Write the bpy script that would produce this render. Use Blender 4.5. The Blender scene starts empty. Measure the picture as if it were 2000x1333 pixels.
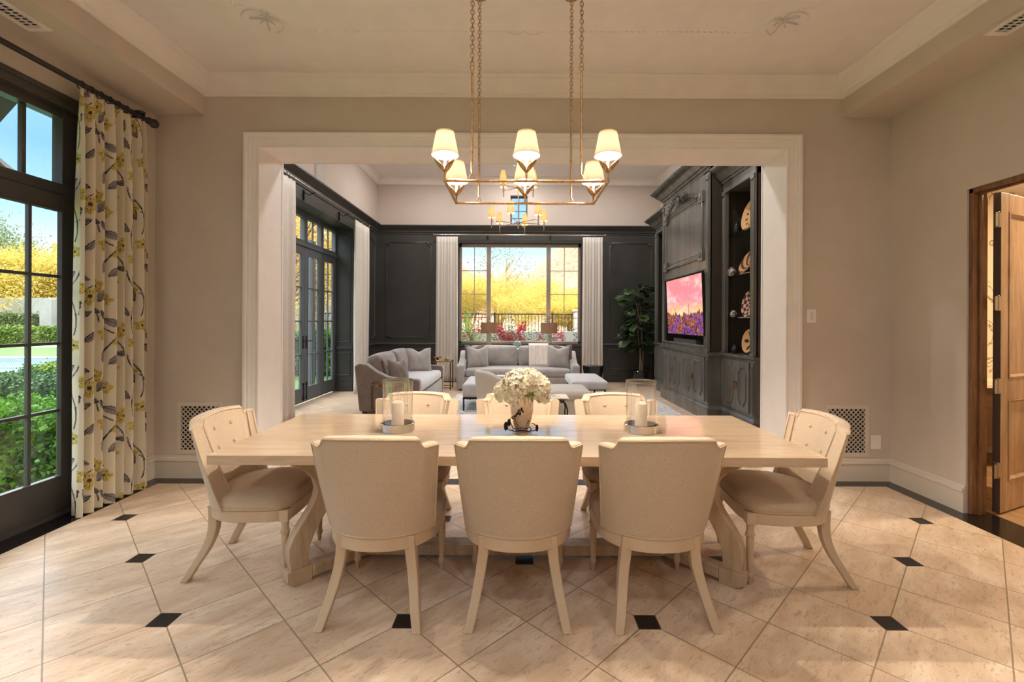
import bpy, bmesh, math, random
import numpy as np
from mathutils import Vector, Matrix, noise
random.seed(7); rng = np.random.default_rng(7)
PI = math.pi
sc = bpy.context.scene
COL = sc.collection

# ------------------------------------------------------------------ camera, sky, sun, exposure
cam_d = bpy.data.cameras.new('camera'); cam = bpy.data.objects.new('camera', cam_d); COL.objects.link(cam)
F = 912.0
cam_d.sensor_fit = 'HORIZONTAL'; cam_d.sensor_width = 36; cam_d.lens = 36*F/2000
cam_d.shift_x = -(1009-1000)/2000; cam_d.shift_y = (628-666.5)/2000
cam_d.clip_end = 2000; cam_d.clip_start = .05
cam.location = (0, 0, 1.44)
cam.rotation_euler = (Matrix.Rotation(PI/2, 4, 'X') @ Matrix.Rotation(.0045, 4, 'Z')).to_euler()
sc.camera = cam
vs = sc.view_settings
vs.view_transform = 'Standard'; vs.look = 'None'; vs.gamma = 1; vs.use_curve_mapping = False
vs.exposure = 0.66
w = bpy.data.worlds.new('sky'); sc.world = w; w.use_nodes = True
wn = w.node_tree.nodes; wl = w.node_tree.links
wn.clear()
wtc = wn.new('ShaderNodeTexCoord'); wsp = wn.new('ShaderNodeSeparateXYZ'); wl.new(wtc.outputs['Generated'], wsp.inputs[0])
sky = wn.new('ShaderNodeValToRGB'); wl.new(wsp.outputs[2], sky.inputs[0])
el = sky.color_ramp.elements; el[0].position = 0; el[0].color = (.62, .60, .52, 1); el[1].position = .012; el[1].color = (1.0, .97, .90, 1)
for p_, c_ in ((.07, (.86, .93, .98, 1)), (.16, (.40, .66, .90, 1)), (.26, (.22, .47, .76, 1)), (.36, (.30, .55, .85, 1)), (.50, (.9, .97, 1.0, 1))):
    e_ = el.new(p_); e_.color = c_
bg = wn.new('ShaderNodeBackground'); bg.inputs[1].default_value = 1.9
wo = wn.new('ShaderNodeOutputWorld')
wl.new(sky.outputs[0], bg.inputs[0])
sky_boost = wn.new('ShaderNodeMapRange'); sky_boost.inputs[1].default_value = .36; sky_boost.inputs[2].default_value = .52; sky_boost.inputs[3].default_value = 1.1; sky_boost.inputs[4].default_value = 7.0  # sky above the visible band brightened to push extra daylight indoors
wl.new(wsp.outputs[2], sky_boost.inputs[0]); wl.new(sky_boost.outputs[0], bg.inputs[1]); wl.new(bg.outputs[0], wo.inputs[0])
sun_d = bpy.data.lights.new('sun', 'SUN'); sun = bpy.data.objects.new('sun', sun_d); COL.objects.link(sun)
sun_d.energy = 2.6; sun_d.angle = .01; sun_d.color = (1, .84, .64)
sun.rotation_euler = Vector((-.42, .80, -.46)).to_track_quat('-Z', 'Y').to_euler()
sun.location = (20, -30, 30)
FILL_W = 8.0  # power of each unseen fill downlight added in the dining room
try:
    sc.cycles.use_denoising = True
    sc.cycles.max_bounces = 10; sc.cycles.diffuse_bounces = 6; sc.cycles.transparent_max_bounces = 16
    sc.cycles.sample_clamp_indirect = 6
except Exception: pass

# ------------------------------------------------------------------ helpers
def srgb(r, g, b):
    def f(c):
        c /= 255
        return c/12.92 if c <= .04045 else ((c+.055)/1.055)**2.4
    return (f(r), f(g), f(b), 1)
class NT:
    def __init__(s, name):
        s.m = bpy.data.materials.new(name); s.m.use_nodes = True
        s.n = s.m.node_tree.nodes; s.l = s.m.node_tree.links; s.n.clear()
        s.out = s.n.new('ShaderNodeOutputMaterial')
    def new(s, t, ins=None, **kw):
        x = s.n.new('ShaderNode'+t)
        for k, v in kw.items(): setattr(x, k, v)
        for k, v in (ins or {}).items(): s.set(x, k, v)
        return x
    def set(s, x, k, v):
        if hasattr(v, 'outputs'): v = v.outputs[0]
        if isinstance(v, bpy.types.NodeSocket): s.l.new(v, x.inputs[k])
        else: x.inputs[k].default_value = v
    def math(s, op, a, b=0.0, c=0.0):
        return s.new('Math', {0: a, 1: b, 2: c}, operation=op)
    def mix(s, f, a, b):
        x = s.n.new('ShaderNodeMix'); x.data_type = 'RGBA'
        s.set(x, 0, f); s.set(x, 6, a); s.set(x, 7, b)
        return x.outputs[2]
    def ramp(s, f, stops, interp='LINEAR'):
        x = s.new('ValToRGB', {0: f}); cr = x.color_ramp; cr.interpolation = interp
        while len(cr.elements) > 1: cr.elements.remove(cr.elements[-1])
        cr.elements[0].position = stops[0][0]; cr.elements[0].color = stops[0][1]
        for p, c in stops[1:]:
            e = cr.elements.new(p); e.color = c
        return x.outputs[0]
    def coord(s, kind='Object', scale=(1, 1, 1), rot=(0, 0, 0)):
        c = s.new('TexCoord')
        mp = s.new('Mapping', {0: c.outputs[kind], 2: rot, 3: scale})
        return mp.outputs[0]
    def noise(s, vec, scale, detail=4, rough=.55, dist=0):
        return s.new('TexNoise', {'Vector': vec, 'Scale': scale, 'Detail': detail, 'Roughness': rough, 'Distortion': dist})
    def bsdf(s, **kw):
        b = s.new('BsdfPrincipled')
        for k, v in kw.items(): s.set(b, k, v)
        s.l.new(b.outputs[0], s.out.inputs[0]); return b
    def bump(s, h, strength=.3, dist=.01):
        return s.new('Bump', {'Height': h, 'Strength': strength, 'Distance': dist}).outputs[0]
MATS = {}
def mat(name, col, rough=.5, metal=0, col2=None, scale=6, stretch=(1, 1, 1), bump=0, bscale=60, bdist=.004, coat=0, spec=.5, sheen=0, ramp=(.35, .65), sss=0):
    t = NT(name); v = t.coord('Object', stretch)
    base = srgb(*col)
    kw = {'Roughness': rough, 'Metallic': metal, 'Specular IOR Level': spec}
    if col2:
        n = t.noise(v, scale, 6, .6)
        kw['Base Color'] = t.ramp(n.outputs[0], [(ramp[0], base), (ramp[1], srgb(*col2))])
    else:
        n = t.noise(v, scale, 3)
        c = tuple(min(1, x*.95) for x in base[:3])+(1,)
        kw['Base Color'] = t.ramp(n.outputs[0], [(.3, c), (.7, base)])
    if bump:
        nb = t.noise(t.coord('Object', stretch), bscale, 4)
        kw['Normal'] = t.bump(nb.outputs[0], bump, bdist)
    if coat: kw['Coat Weight'] = coat; kw['Coat Roughness'] = .12
    if sheen: kw['Sheen Weight'] = sheen; kw['Sheen Roughness'] = .5
    if sss: kw['Subsurface Weight'] = sss; kw['Subsurface Radius'] = (.03, .015, .008)
    t.bsdf(**kw); MATS[name] = t.m
    return t.m
def fabric(name, col, col2, wscale=220, bump=.35, sheen=.25):
    t = NT(name); v = t.coord('Object')
    n = t.noise(v, wscale*1.6, 3, .75); n5 = t.noise(t.coord('Object', (1, 1, 4)), wscale*.9, 2, .6)
    h2 = t.math('ADD', t.math('MULTIPLY', n.outputs[0], .7), t.math('MULTIPLY', n5.outputs[0], .7))
    c = t.ramp(h2, [(.45, srgb(*col2)), (.95, srgb(*col))])
    t.bsdf(**{'Base Color': c, 'Roughness': .9, 'Sheen Weight': sheen, 'Sheen Roughness': .4, 'Specular IOR Level': .2, 'Normal': t.bump(h2, bump, .002)})
    return t.m
def leafmat(name, col, col2, trans=.35, rough=.5):
    t = NT(name); g = t.new('NewGeometry')
    n = t.noise(t.coord('Object'), 2.5, 5, .7)
    c = t.ramp(t.math('ADD', t.math('MULTIPLY', g.outputs['Random Per Island'], .6), t.math('MULTIPLY', n.outputs[0], .5)), [(.2, srgb(*col2)), (.75, srgb(*col))])
    b = t.new('BsdfPrincipled', {'Base Color': c, 'Roughness': rough, 'Specular IOR Level': .25})
    tr = t.new('BsdfTranslucent', {0: c})
    ms = t.new('MixShader', {0: trans, 1: b, 2: tr})
    t.l.new(ms.outputs[0], t.out.inputs[0]); return t.m
def glassmat(name, tint=(1, 1, 1), refl=.06):
    t = NT(name)
    lw_ = t.new('LayerWeight', {0: .5})
    f = t.math('ADD', refl*.7, t.math('POWER', lw_.outputs[1], 4.5))
    tr = t.new('BsdfTransparent', {0: tint+(1,)})
    gl = t.new('BsdfGlossy', {0: (1, 1, 1, 1), 'Roughness': .02})
    ms = t.new('MixShader', {0: f, 1: tr, 2: gl})
    t.l.new(ms.outputs[0], t.out.inputs[0]); return t.m
def emismat(name, col, s):
    t = NT(name); e = t.new('Emission', {0: srgb(*col), 1: s}); t.l.new(e.outputs[0], t.out.inputs[0]); return t.m

class MB:
    def __init__(s): s.v = []; s.f = []
    def add(s, vs_, fs_, M=None):
        o = len(s.v)
        s.v += [tuple(M @ Vector(p)) for p in vs_] if M else [tuple(p) for p in vs_]
        s.f += [tuple(i+o for i in f) for f in fs_]
        return s
    def box(s, x0, x1, y0, y1, z0, z1, M=None):
        return s.add([(x0,y0,z0),(x1,y0,z0),(x1,y1,z0),(x0,y1,z0),(x0,y0,z1),(x1,y0,z1),(x1,y1,z1),(x0,y1,z1)],
                     [(0,3,2,1),(4,5,6,7),(0,1,5,4),(1,2,6,5),(2,3,7,6),(3,0,4,7)], M)
    def rbox(s, c, half, r, n=6, puff=(0, 0, 0), M=None):
        # rounded box, optionally puffed
        vs_, fs_, idx = [], [], {}
        def lin(h):
            k = max(0., h-r)
            base = [-1+2*i/n for i in range(n+1)]
            arr = [-h, -h+r*.3, -h+r] + [x*k*.8 for x in base] + [h-r, h-r*.3, h]
            return sorted(set(round(a, 6) for a in arr))
        L = [lin(h) for h in half]
        def pt(q):
            key = tuple(round(a, 6) for a in q)
            if key in idx: return idx[key]
            inn = Vector([max(-(half[i]-r), min(half[i]-r, q[i])) for i in range(3)])
            dv = Vector(q)-inn
            p = inn + (dv.normalized()*r if dv.length > 1e-9 else dv)
            u = [max(0, 1-(q[i]/half[i])**2) for i in range(3)]
            p = Vector((p.x+puff[0]*(q[0]/half[0])*u[1]*u[2], p.y+puff[1]*(q[1]/half[1])*u[0]*u[2], p.z+puff[2]*(q[2]/half[2])*u[0]*u[1]))
            idx[key] = len(vs_); vs_.append(p+Vector(c)); return idx[key]
        for ax in range(3):
            a, b = (ax+1) % 3, (ax+2) % 3
            for sgn in (-1, 1):
                for i in range(len(L[a])-1):
                    for j in range(len(L[b])-1):
                        q = []
                        for (ii, jj) in ((i,j),(i+1,j),(i+1,j+1),(i,j+1)):
                            p = [0,0,0]; p[ax] = sgn*half[ax]; p[a] = L[a][ii]; p[b] = L[b][jj]; q.append(pt(p))
                        if len(set(q)) == 4: fs_.append(tuple(q) if sgn > 0 else tuple(reversed(q)))
        return s.add(vs_, fs_, M)
    def prism(s, poly, f, a, b):
        # poly [(u,v)], f(u,v,h)->xyz, extruded h from a to b
        n = len(poly)
        vs_ = [f(u, v, a) for u, v in poly]+[f(u, v, b) for u, v in poly]
        fs_ = [tuple(range(n)), tuple(range(2*n-1, n-1, -1))]+[(i, (i+1) % n, n+(i+1) % n, n+i) for i in range(n)]
        return s.add(vs_, fs_)
    def lathe(s, prof, seg=24, c=(0, 0, 0), M=None, cap=True):
        vs_, fs_ = [], []
        for r, z in prof:
            for k in range(seg):
                a = 2*PI*k/seg; vs_.append((c[0]+r*math.cos(a), c[1]+r*math.sin(a), c[2]+z))
        for i in range(len(prof)-1):
            for k in range(seg):
                k2 = (k+1) % seg; fs_.append((i*seg+k, i*seg+k2, (i+1)*seg+k2, (i+1)*seg+k))
        if cap:
            fs_.append(tuple(range(seg-1, -1, -1))); fs_.append(tuple((len(prof)-1)*seg+k for k in range(seg)))
        return s.add(vs_, fs_, M)
    def tube(s, pts, r, n=8, closed=False, M=None):
        pts = [Vector(p) for p in pts]; N = len(pts)
        rs = r if isinstance(r, (list, tuple)) else [r]*N
        vs_, fs_ = [], []
        up = None
        for i, p in enumerate(pts):
            if closed: t = pts[(i+1) % N]-pts[i-1]
            else: t = pts[min(i+1, N-1)]-pts[max(i-1, 0)]
            t = t.normalized() if t.length > 1e-9 else Vector((0, 0, 1))
            if up is None: up = t.orthogonal().normalized()
            up = (up-t*up.dot(t)); up = up.normalized() if up.length > 1e-6 else t.orthogonal().normalized()
            w_ = t.cross(up)
            for k in range(n):
                a = 2*PI*k/n; vs_.append(p+(up*math.cos(a)+w_*math.sin(a))*rs[i])
        for i in range(N if closed else N-1):
            j = (i+1) % N
            for k in range(n):
                k2 = (k+1) % n; fs_.append((i*n+k, i*n+k2, j*n+k2, j*n+k))
        if not closed:
            fs_.append(tuple(range(n-1, -1, -1))); fs_.append(tuple((N-1)*n+k for k in range(n)))
        return s.add(vs_, fs_, M)
    def sphere(s, c, r, seg=16, rings=10, M=None):
        rr = r if isinstance(r, (tuple, list)) else (r, r, r)
        vs_ = [(c[0], c[1], c[2]-rr[2])]; fs_ = []
        for i in range(1, rings):
            a = -PI/2+PI*i/rings
            for k in range(seg):
                b = 2*PI*k/seg; vs_.append((c[0]+rr[0]*math.cos(a)*math.cos(b), c[1]+rr[1]*math.cos(a)*math.sin(b), c[2]+rr[2]*math.sin(a)))
        vs_.append((c[0], c[1], c[2]+rr[2])); T = len(vs_)-1
        for k in range(seg):
            k2 = (k+1) % seg; fs_.append((0, 1+k2, 1+k)); fs_.append((T, T-seg+k, T-seg+k2))
        for i in range(rings-2):
            for k in range(seg):
                k2 = (k+1) % seg; a = 1+i*seg; fs_.append((a+k, a+k2, a+seg+k2, a+seg+k))
        return s.add(vs_, fs_, M)
    def sweep(s, path, prof, f, closed=True):
        # mitred sweep of a closed profile [(offset,height)] along a 2D path; f(u,v,h)->xyz
        N = len(path); P = [Vector(p) for p in path]; vs_ = []; fs_ = []
        for i in range(N):
            d0 = (P[i]-P[i-1]) if (closed or i > 0) else (P[1]-P[0])
            d1 = (P[(i+1) % N]-P[i]) if (closed or i < N-1) else (P[i]-P[i-1])
            d0.normalize(); d1.normalize()
            n0 = Vector((-d0.y, d0.x)); n1 = Vector((-d1.y, d1.x)); m = (n0+n1)
            m = m/(max(.2, 1+n0.dot(n1)))
            for o, h in prof:
                q = P[i]+m*o; vs_.append(f(q.x, q.y, h))
        n = len(prof)
        for i in range(N if closed else N-1):
            j = (i+1) % N
            for k in range(n):
                k2 = (k+1) % n; fs_.append((i*n+k, i*n+k2, j*n+k2, j*n+k))
        if not closed:
            fs_.append(tuple(range(n-1, -1, -1))); fs_.append(tuple((N-1)*n+k for k in range(n)))
        return s.add(vs_, fs_)
    def grid(s, fn, nu, nv, closeu=False, M=None):
        vs_ = [fn(i/(nu if closeu else nu-1), j/(nv-1)) for i in range(nu) for j in range(nv)]
        fs_ = []
        for i in range(nu if closeu else nu-1):
            i2 = (i+1) % nu
            for j in range(nv-1): fs_.append((i*nv+j, i2*nv+j, i2*nv+j+1, i*nv+j+1))
        return s.add(vs_, fs_, M)
    def build(s, name, m, parent=None, bevel=0, smooth=True, seg=2, recalc=True, loc=None, rot=None, sub=0, solid=0):
        me = bpy.data.meshes.new(name); bm = bmesh.new()
        vv = [bm.verts.new(p) for p in s.v]
        for f in s.f:
            if len(set(f)) >= 3:
                try: bm.faces.new([vv[i] for i in f])
                except ValueError: pass
        if recalc: bmesh.ops.recalc_face_normals(bm, faces=bm.faces)
        if smooth:
            for f in bm.faces: f.smooth = True
            for e in bm.edges:
                if len(e.link_faces) == 2 and e.calc_face_angle(0) > .65: e.smooth = False
        bm.to_mesh(me); bm.free(); me.materials.append(m)
        o = bpy.data.objects.new(name, me); COL.objects.link(o)
        if parent is not None: o.parent = parent
        if loc: o.location = loc
        if rot: o.rotation_euler = rot
        if solid:
            md = o.modifiers.new('s', 'SOLIDIFY'); md.thickness = solid; md.offset = 0
        if bevel:
            md = o.modifiers.new('b', 'BEVEL'); md.width = bevel; md.segments = seg; md.limit_method = 'ANGLE'; md.angle_limit = .6
        if sub:
            md = o.modifiers.new('u', 'SUBSURF'); md.levels = sub; md.render_levels = sub
        return o
def tag(o, label, cat, group=None, kind=None):
    o['label'] = label; o['category'] = cat
    if group: o['group'] = group
    if kind: o['kind'] = kind
    return o
def thing(name, label, cat, loc=(0, 0, 0), rz=0, group=None):
    o = bpy.data.objects.new(name, None); COL.objects.link(o); o.location = loc; o.rotation_euler = (0, 0, rz)
    o.empty_display_size = .1
    return tag(o, label, cat, group)
def struct(o): o['kind'] = 'structure'; return o
def dup(root, loc, rz=None, label=None, group=None):
    def cp(o, par):
        c = o.copy(); COL.objects.link(c)
        if par is not None: c.parent = par
        for ch in list(o.children): cp(ch, c)
        return c
    r = cp(root, None); r.location = loc
    if rz is not None: r.rotation_euler = (0, 0, rz)
    if label: r['label'] = label
    if group: r['group'] = group
    return r
def xz(y, s=-1): return lambda u, v, h: (u, y+s*h, v)       # path in x,z on a wall facing -y
def yz(x, s=1): return lambda u, v, h: (x+s*h, u, v)        # path in y,z on a wall facing +x
def xy(z=0, s=1): return lambda u, v, h: (u, v, z+s*h)
def rect(u0, u1, v0, v1): return [(u0, v0), (u1, v0), (u1, v1), (u0, v1)]

# ------------------------------------------------------------------ materials
def travertine(name, black):
    t = NT(name); g = t.new('NewGeometry'); sp = t.new('SeparateXYZ', {0: g.outputs[0]})
    a = .4094; r2 = math.sqrt(2)
    X = t.math('SUBTRACT', sp.outputs[0], .053); Y = t.math('SUBTRACT', sp.outputs[1], 2.817)
    u = t.math('DIVIDE', t.math('ADD', X, Y), a*r2); v = t.math('DIVIDE', t.math('SUBTRACT', X, Y), a*r2)
    def dist(q):
        return t.math('ABSOLUTE', t.math('SUBTRACT', q, t.math('ROUND', q)))
    line = t.math('MINIMUM', dist(u), dist(v))
    wob = t.noise(g.outputs[0], 40, 3)
    grout = t.math('LESS_THAN', line, t.math('ADD', .0045, t.math('MULTIPLY', wob.outputs[0], .006)))
    cu = t.math('FLOOR', u); cv = t.math('FLOOR', v)
    cell = t.new('CombineXYZ', {0: cu, 1: cv, 2: 0.0})
    wh = t.new('TexWhiteNoise', {0: cell}, noise_dimensions='3D')
    rotv = t.new('CombineXYZ', {0: t.math('ADD', t.math('MULTIPLY', u, 1.0), t.math('MULTIPLY', wh.outputs[0], 7)), 1: t.math('MULTIPLY', v, 3.2), 2: t.math('MULTIPLY', wh.outputs[0], 30)})
    n1 = t.noise(rotv, 1.1, 7, .6, .4)
    n2 = t.noise(rotv, 7, 8, .68, .8)
    n3 = t.noise(rotv, 16, 6, .75, 1.0)
    base = t.ramp(n1.outputs[0], [(.28, srgb(190, 162, 134)), (.5, srgb(212, 188, 162)), (.72, srgb(232, 214, 192))])
    base = t.mix(t.math('MULTIPLY', wh.outputs[0], .35), base, srgb(206, 176, 146))
    vein = t.ramp(n2.outputs[0], [(.36, (1, 1, 1, 1)), (.46, (0, 0, 0, 1))])
    base = t.mix(t.math('MULTIPLY', vein, .55), base, srgb(158, 132, 106))
    pit = t.ramp(n3.outputs[0], [(.34, (1, 1, 1, 1)), (.39, (0, 0, 0, 1))])
    base = t.mix(t.math('MULTIPLY', pit, .75), base, srgb(120, 96, 74))
    base = t.mix(grout, base, srgb(146, 126, 104))
    rough = .33
    if black:
        fu = t.math('MULTIPLY', t.math('SUBTRACT', t.math('MULTIPLY', u, .5), t.math('ROUND', t.math('MULTIPLY', u, .5))), 2)
        fv = t.math('MULTIPLY', t.math('SUBTRACT', t.math('MULTIPLY', v, .5), t.math('ROUND', t.math('MULTIPLY', v, .5))), 2)
        dx = t.math('ABSOLUTE', t.math('MULTIPLY', t.math('ADD', fu, fv), a/r2)); dy = t.math('ABSOLUTE', t.math('MULTIPLY', t.math('SUBTRACT', fu, fv), a/r2))
        mx = t.math('MAXIMUM', dx, dy)
        edge = t.math('LESS_THAN', mx, .055); blk = t.math('LESS_THAN', mx, .0515)
        base = t.mix(edge, base, srgb(130, 112, 92))
        base = t.mix(blk, base, srgb(26, 23, 22))
    hgt = t.math('SUBTRACT', t.math('MULTIPLY', n1.outputs[0], .3), t.math('ADD', grout, t.math('MULTIPLY', pit, .5)))
    t.bsdf(**{'Base Color': base, 'Roughness': t.math('ADD', .27, t.math('MULTIPLY', n2.outputs[0], .12)), 'Specular IOR Level': .5, 'Normal': t.bump(hgt, .35, .002)})
    return t.m
m_floor = travertine('travertine_with_black_insets', True)
m_floor2 = travertine('travertine_plain', False)
m_black = mat('black_granite', (24, 21, 20), .16, col2=(44, 36, 32), scale=60, ramp=(.5, .8))
m_wall = mat('greige_wallcovering', (200, 188, 175), .85, col2=(206, 195, 182), scale=2, bump=.12, bscale=420, bdist=.001)
m_walllr = mat('beige_plaster', (202, 188, 176), .85, col2=(197, 183, 171), scale=2, bump=.05, bscale=200)
m_ceil = mat('white_ceiling', (236, 231, 230), .8)
m_trim = mat('cream_white_trim', (240, 234, 228), .42)
m_base = mat('greige_trim', (214, 204, 190), .45)
m_dark = mat('charcoal_panelling', (62, 61, 58), .42, col2=(54, 53, 50), scale=3)
m_frame = mat('dark_bronze_frame', (66, 62, 60), .35)
m_framelr = mat('charcoal_blue_frame', (84, 88, 92), .38)
m_cab = mat('glazed_grey_cabinet', (106, 105, 100), .25, col2=(84, 82, 77), scale=5, stretch=(1, 1, .15))
m_cabin = mat('cabinet_interior_brown', (58, 50, 42), .5, col2=(48, 41, 34), scale=8, stretch=(1, 1, .2))
m_glass = glassmat('window_glass')
m_clear = glassmat('clear_glass', (.985, .985, .985), .20)
m_green_glass = glassmat('glass_shelf_green', (.80, .92, .86), .12)
m_linen = fabric('cream_linen', (214, 194, 170), (168, 147, 123), 190)
m_piping = fabric('cream_piping', (206, 184, 156), (186, 164, 136), 300)
m_chairwood = mat('cream_painted_wood', (206, 183, 154), .42, col2=(192, 168, 138), scale=4, stretch=(1, 1, .3))
def woodgrain(name, c1, c2, c3, stretch, rough=.3, coat=0, scale=3):
    t = NT(name); v = t.coord('Object', stretch)
    n1 = t.noise(v, scale, 8, .65, .6); n2 = t.noise(v, scale*9, 5, .7)
    c = t.ramp(n1.outputs[0], [(.3, srgb(*c2)), (.55, srgb(*c1)), (.75, srgb(*c3))])
    c = t.mix(t.math('MULTIPLY', t.ramp(n2.outputs[0], [(.35, (1, 1, 1, 1)), (.5, (0, 0, 0, 1))]), .35), c, srgb(*c2))
    t.bsdf(**{'Base Color': c, 'Roughness': rough, 'Coat Weight': coat, 'Coat Roughness': .07, 'Normal': t.bump(n2.outputs[0], .03, .001)})
    return t.m
m_table = woodgrain('bleached_oak_top', (200, 175, 146), (178, 152, 123), (211, 188, 160), (1, 7, 7), .30, .9)
m_tablebase = woodgrain('bleached_oak_base', (196, 172, 144), (166, 142, 114), (210, 188, 160), (5, 5, 1), .45)
m_rustic = woodgrain('knotty_alder', (124, 86, 54), (80, 52, 34), (146, 106, 70), (6, 6, .8), .38, .2)
m_doorwood = woodgrain('knotty_alder_light', (174, 142, 112), (130, 98, 70), (196, 166, 136), (5, 5, .6), .36, .25)
m_walnut = woodgrain('dark_walnut', (92, 60, 38), (58, 38, 26), (112, 76, 48), (1, 1, 6), .35, .2)
m_plank = woodgrain('oak_planks', (176, 140, 100), (140, 106, 72), (194, 160, 120), (6, 1, 1), .35)
m_nickel = mat('satin_nickel', (176, 166, 150), .32, 1)
m_chrome = mat('polished_chrome', (225, 222, 218), .08, 1)
m_gold = mat('aged_gold_leaf', (216, 182, 138), .36, 1, col2=(168, 130, 88), scale=60, bump=.5, bscale=140, bdist=.003)
m_brass = mat('brass', (190, 148, 86), .22, 1)
m_iron = mat('black_iron', (30, 27, 26), .45, .6)
m_rod = mat('dark_pewter_rod', (62, 58, 58), .4, .5)
m_silver = mat('silver_metal', (200, 190, 176), .25, 1)
m_velvet = mat('grey_velvet', (166, 160, 156), .85, col2=(148, 142, 138), scale=6, sheen=.5)
m_velvetL = mat('taupe_velvet', (122, 108, 99), .85, col2=(106, 93, 85), scale=6, sheen=.5)
m_seatgrey = mat('pale_grey_velvet', (196, 194, 196), .85, col2=(180, 178, 180), scale=6, sheen=.4)
m_boucle = fabric('pale_boucle', (220, 216, 210), (160, 154, 146), 110, .8)
m_wax = mat('ivory_wax', (240, 226, 204), .45, sss=.3)
m_curtain_w = mat('ivory_linen_curtain', (222, 214, 206), .9, col2=(212, 202, 192), scale=20, stretch=(1, 1, .1))
m_petal = mat('cream_petal', (255, 248, 228), .7, col2=(250, 236, 204), scale=30, sss=.1)
m_green = mat('leaf_green', (88, 120, 50), .5, col2=(60, 92, 36))
m_shade = None
def shademat(name, col, e, trans=.5):
    t = NT(name); d = t.new('BsdfDiffuse', {0: srgb(*col)}); tr = t.new('BsdfTranslucent', {0: srgb(*col)})
    ms = t.new('MixShader', {0: trans, 1: d, 2: tr}); t.l.new(ms.outputs[0], t.out.inputs[0]); return t.m
m_shade = shademat('ivory_silk_shade', (255, 246, 230), 1, .62)
m_lightcap = shademat('added_opal_cap', (250, 246, 238), 1, .72)
m_shade_tan = shademat('tan_linen_shade', (150, 128, 108), 1, .3)
m_shade_gold = shademat('honey_shade', (252, 228, 188), 1, .55)
m_bulb = emismat('warm_bulb', (255, 239, 220), 3400)
m_bulb2 = emismat('small_warm_bulb', (255, 228, 188), 650)

# ------------------------------------------------------------------ room shell: dining room
XL, XR, YB, YF = -3.30, 3.41, 4.257, -3.2
ZS, ZC = 3.31, 3.64            # soffit, tray ceiling
OX0, OX1, OZ, YO = -2.346, 2.448, 3.012, 4.655      # opening to the living room
BX0, BX1, BY = -3.147, 3.257, 4.105
struct(MB().box(BX0, BX1, YF, BY, -.06, 0).build('floor', m_floor))
b = MB(); b.box(XL-.16, BX0, YF, YB, -.06, 0).box(BX1, 3.60, YF, YB, -.06, 0).box(BX0, BX1, BY, YB, -.06, 0)
struct(b.build('floor_border', m_black))
# walls
LD0, LD1, LDZ = -1.66, 3.56, 3.04      # left glazed doors: y range, top
b = MB(); b.box(XL-.13, XL, YF, LD0, 0, ZC+.3).box(XL-.13, XL, LD1, YB+.02, 0, ZC+.3).box(XL-.13, XL, LD0, LD1, LDZ, ZC+.3)
struct(b.build('wall_left', m_wall))
RD0, RD1, RDZ = 2.30, 3.54, 2.455
b = MB(); b.box(XR, XR+.11, YF, RD0, 0, ZC+.3).box(XR, XR+.11, RD1, YB, 0, ZC+.3).box(XR, XR+.11, RD0, RD1, RDZ, ZC+.3)
struct(b.build('wall_right', m_wall))
b = MB(); b.box(XL-.25, OX0-.02, YB, YO, 0, ZC+1.35).box(OX1+.02, XR+.25, YB, YO, 0, ZC+1.35).box(OX0-.02, OX1+.02, YB, YO, OZ+.02, ZC+1.35)
struct(b.build('wall_back', m_wall))
struct(MB().box(XL-.25, XR+.25, YF-.2, YF, 0, ZC+.3).build('wall_front', m_wall))
# ceiling tray + soffits
SX0, SX1 = -2.855, 2.968
b = MB(); b.box(SX0, SX1, YF, YB, ZC, ZC+.1); struct(b.build('ceiling', m_ceil))
b = MB(); b.box(XL, SX0, YF, YB, ZS, ZC+.3); struct(b.build('ceiling_soffit_left', m_wall))
b = MB(); b.box(SX1, XR, YF, YB, ZS, ZC+.3); struct(b.build('ceiling_soffit_right', m_wall))
b = MB(); b.box(XL-.3, XR+2.6, YF-.3, YO, ZC+.32, ZC+.42); struct(b.build('roof', m_ceil))
# crown moulding (profile: offset inwards, height down from the ceiling)
crown = [(0, 0), (.135, 0), (.135, -.012), (.118, -.022), (.112, -.03), (.098, -.034), (.082, -.05), (.055, -.085), (.036, -.115), (.03, -.13), (.018, -.135), (.018, -.146), (.012, -.15), (.012, -.163), (0, -.163)]
struct(MB().sweep([(SX0, YF), (SX1, YF), (SX1, YB), (SX0, YB)], crown, lambda u, v, h: (u, v, ZC+h)).build('trim_1', m_trim))
# casing round the opening, both faces, and white jamb lining
cas = [(0, 0), (0, .022), (.012, .026), (.02, .02), (.03, .02), (.05, .028), (.07, .03), (.078, .04), (.098, .042), (.108, .052), (.128, .052), (.134, .04), (.134, 0)]
path = [(OX0+.004, 0), (OX0+.004, OZ-.004), (OX1-.004, OZ-.004), (OX1-.004, 0)]
struct(MB().sweep(path, cas, xz(YB), closed=False).build('trim_2', m_trim))
struct(MB().sweep(path, cas, xz(YO, 1), closed=False).build('trim_3', m_trim))
b = MB(); b.box(OX0-.02, OX0, YB, YO, 0, OZ).box(OX1, OX1+.02, YB, YO, 0, OZ).box(OX0-.02, OX1+.02, YB, YO, OZ, OZ+.02)
struct(b.build('trim_4', m_trim))
# baseboards
bp = [(0, 0), (.02, 0), (.02, .15), (.028, .156), (.03, .168), (.024, .182), (.014, .186), (.012, .2), (.006, .205), (0, .205)]
def baseb(name, path, m=m_base, z=0, prof=bp):
    return struct(MB().sweep(path, [(o, h) for o, h in prof], lambda u, v, h: (u, v, z+h), closed=False).build(name, m))
baseb('baseboard_left', [(OX0-.135, YB), (XL, YB), (XL, LD1+.02)])
baseb('baseboard_right', [(XR, RD1), (XR, YB), (OX1+.135, YB)])
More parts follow.
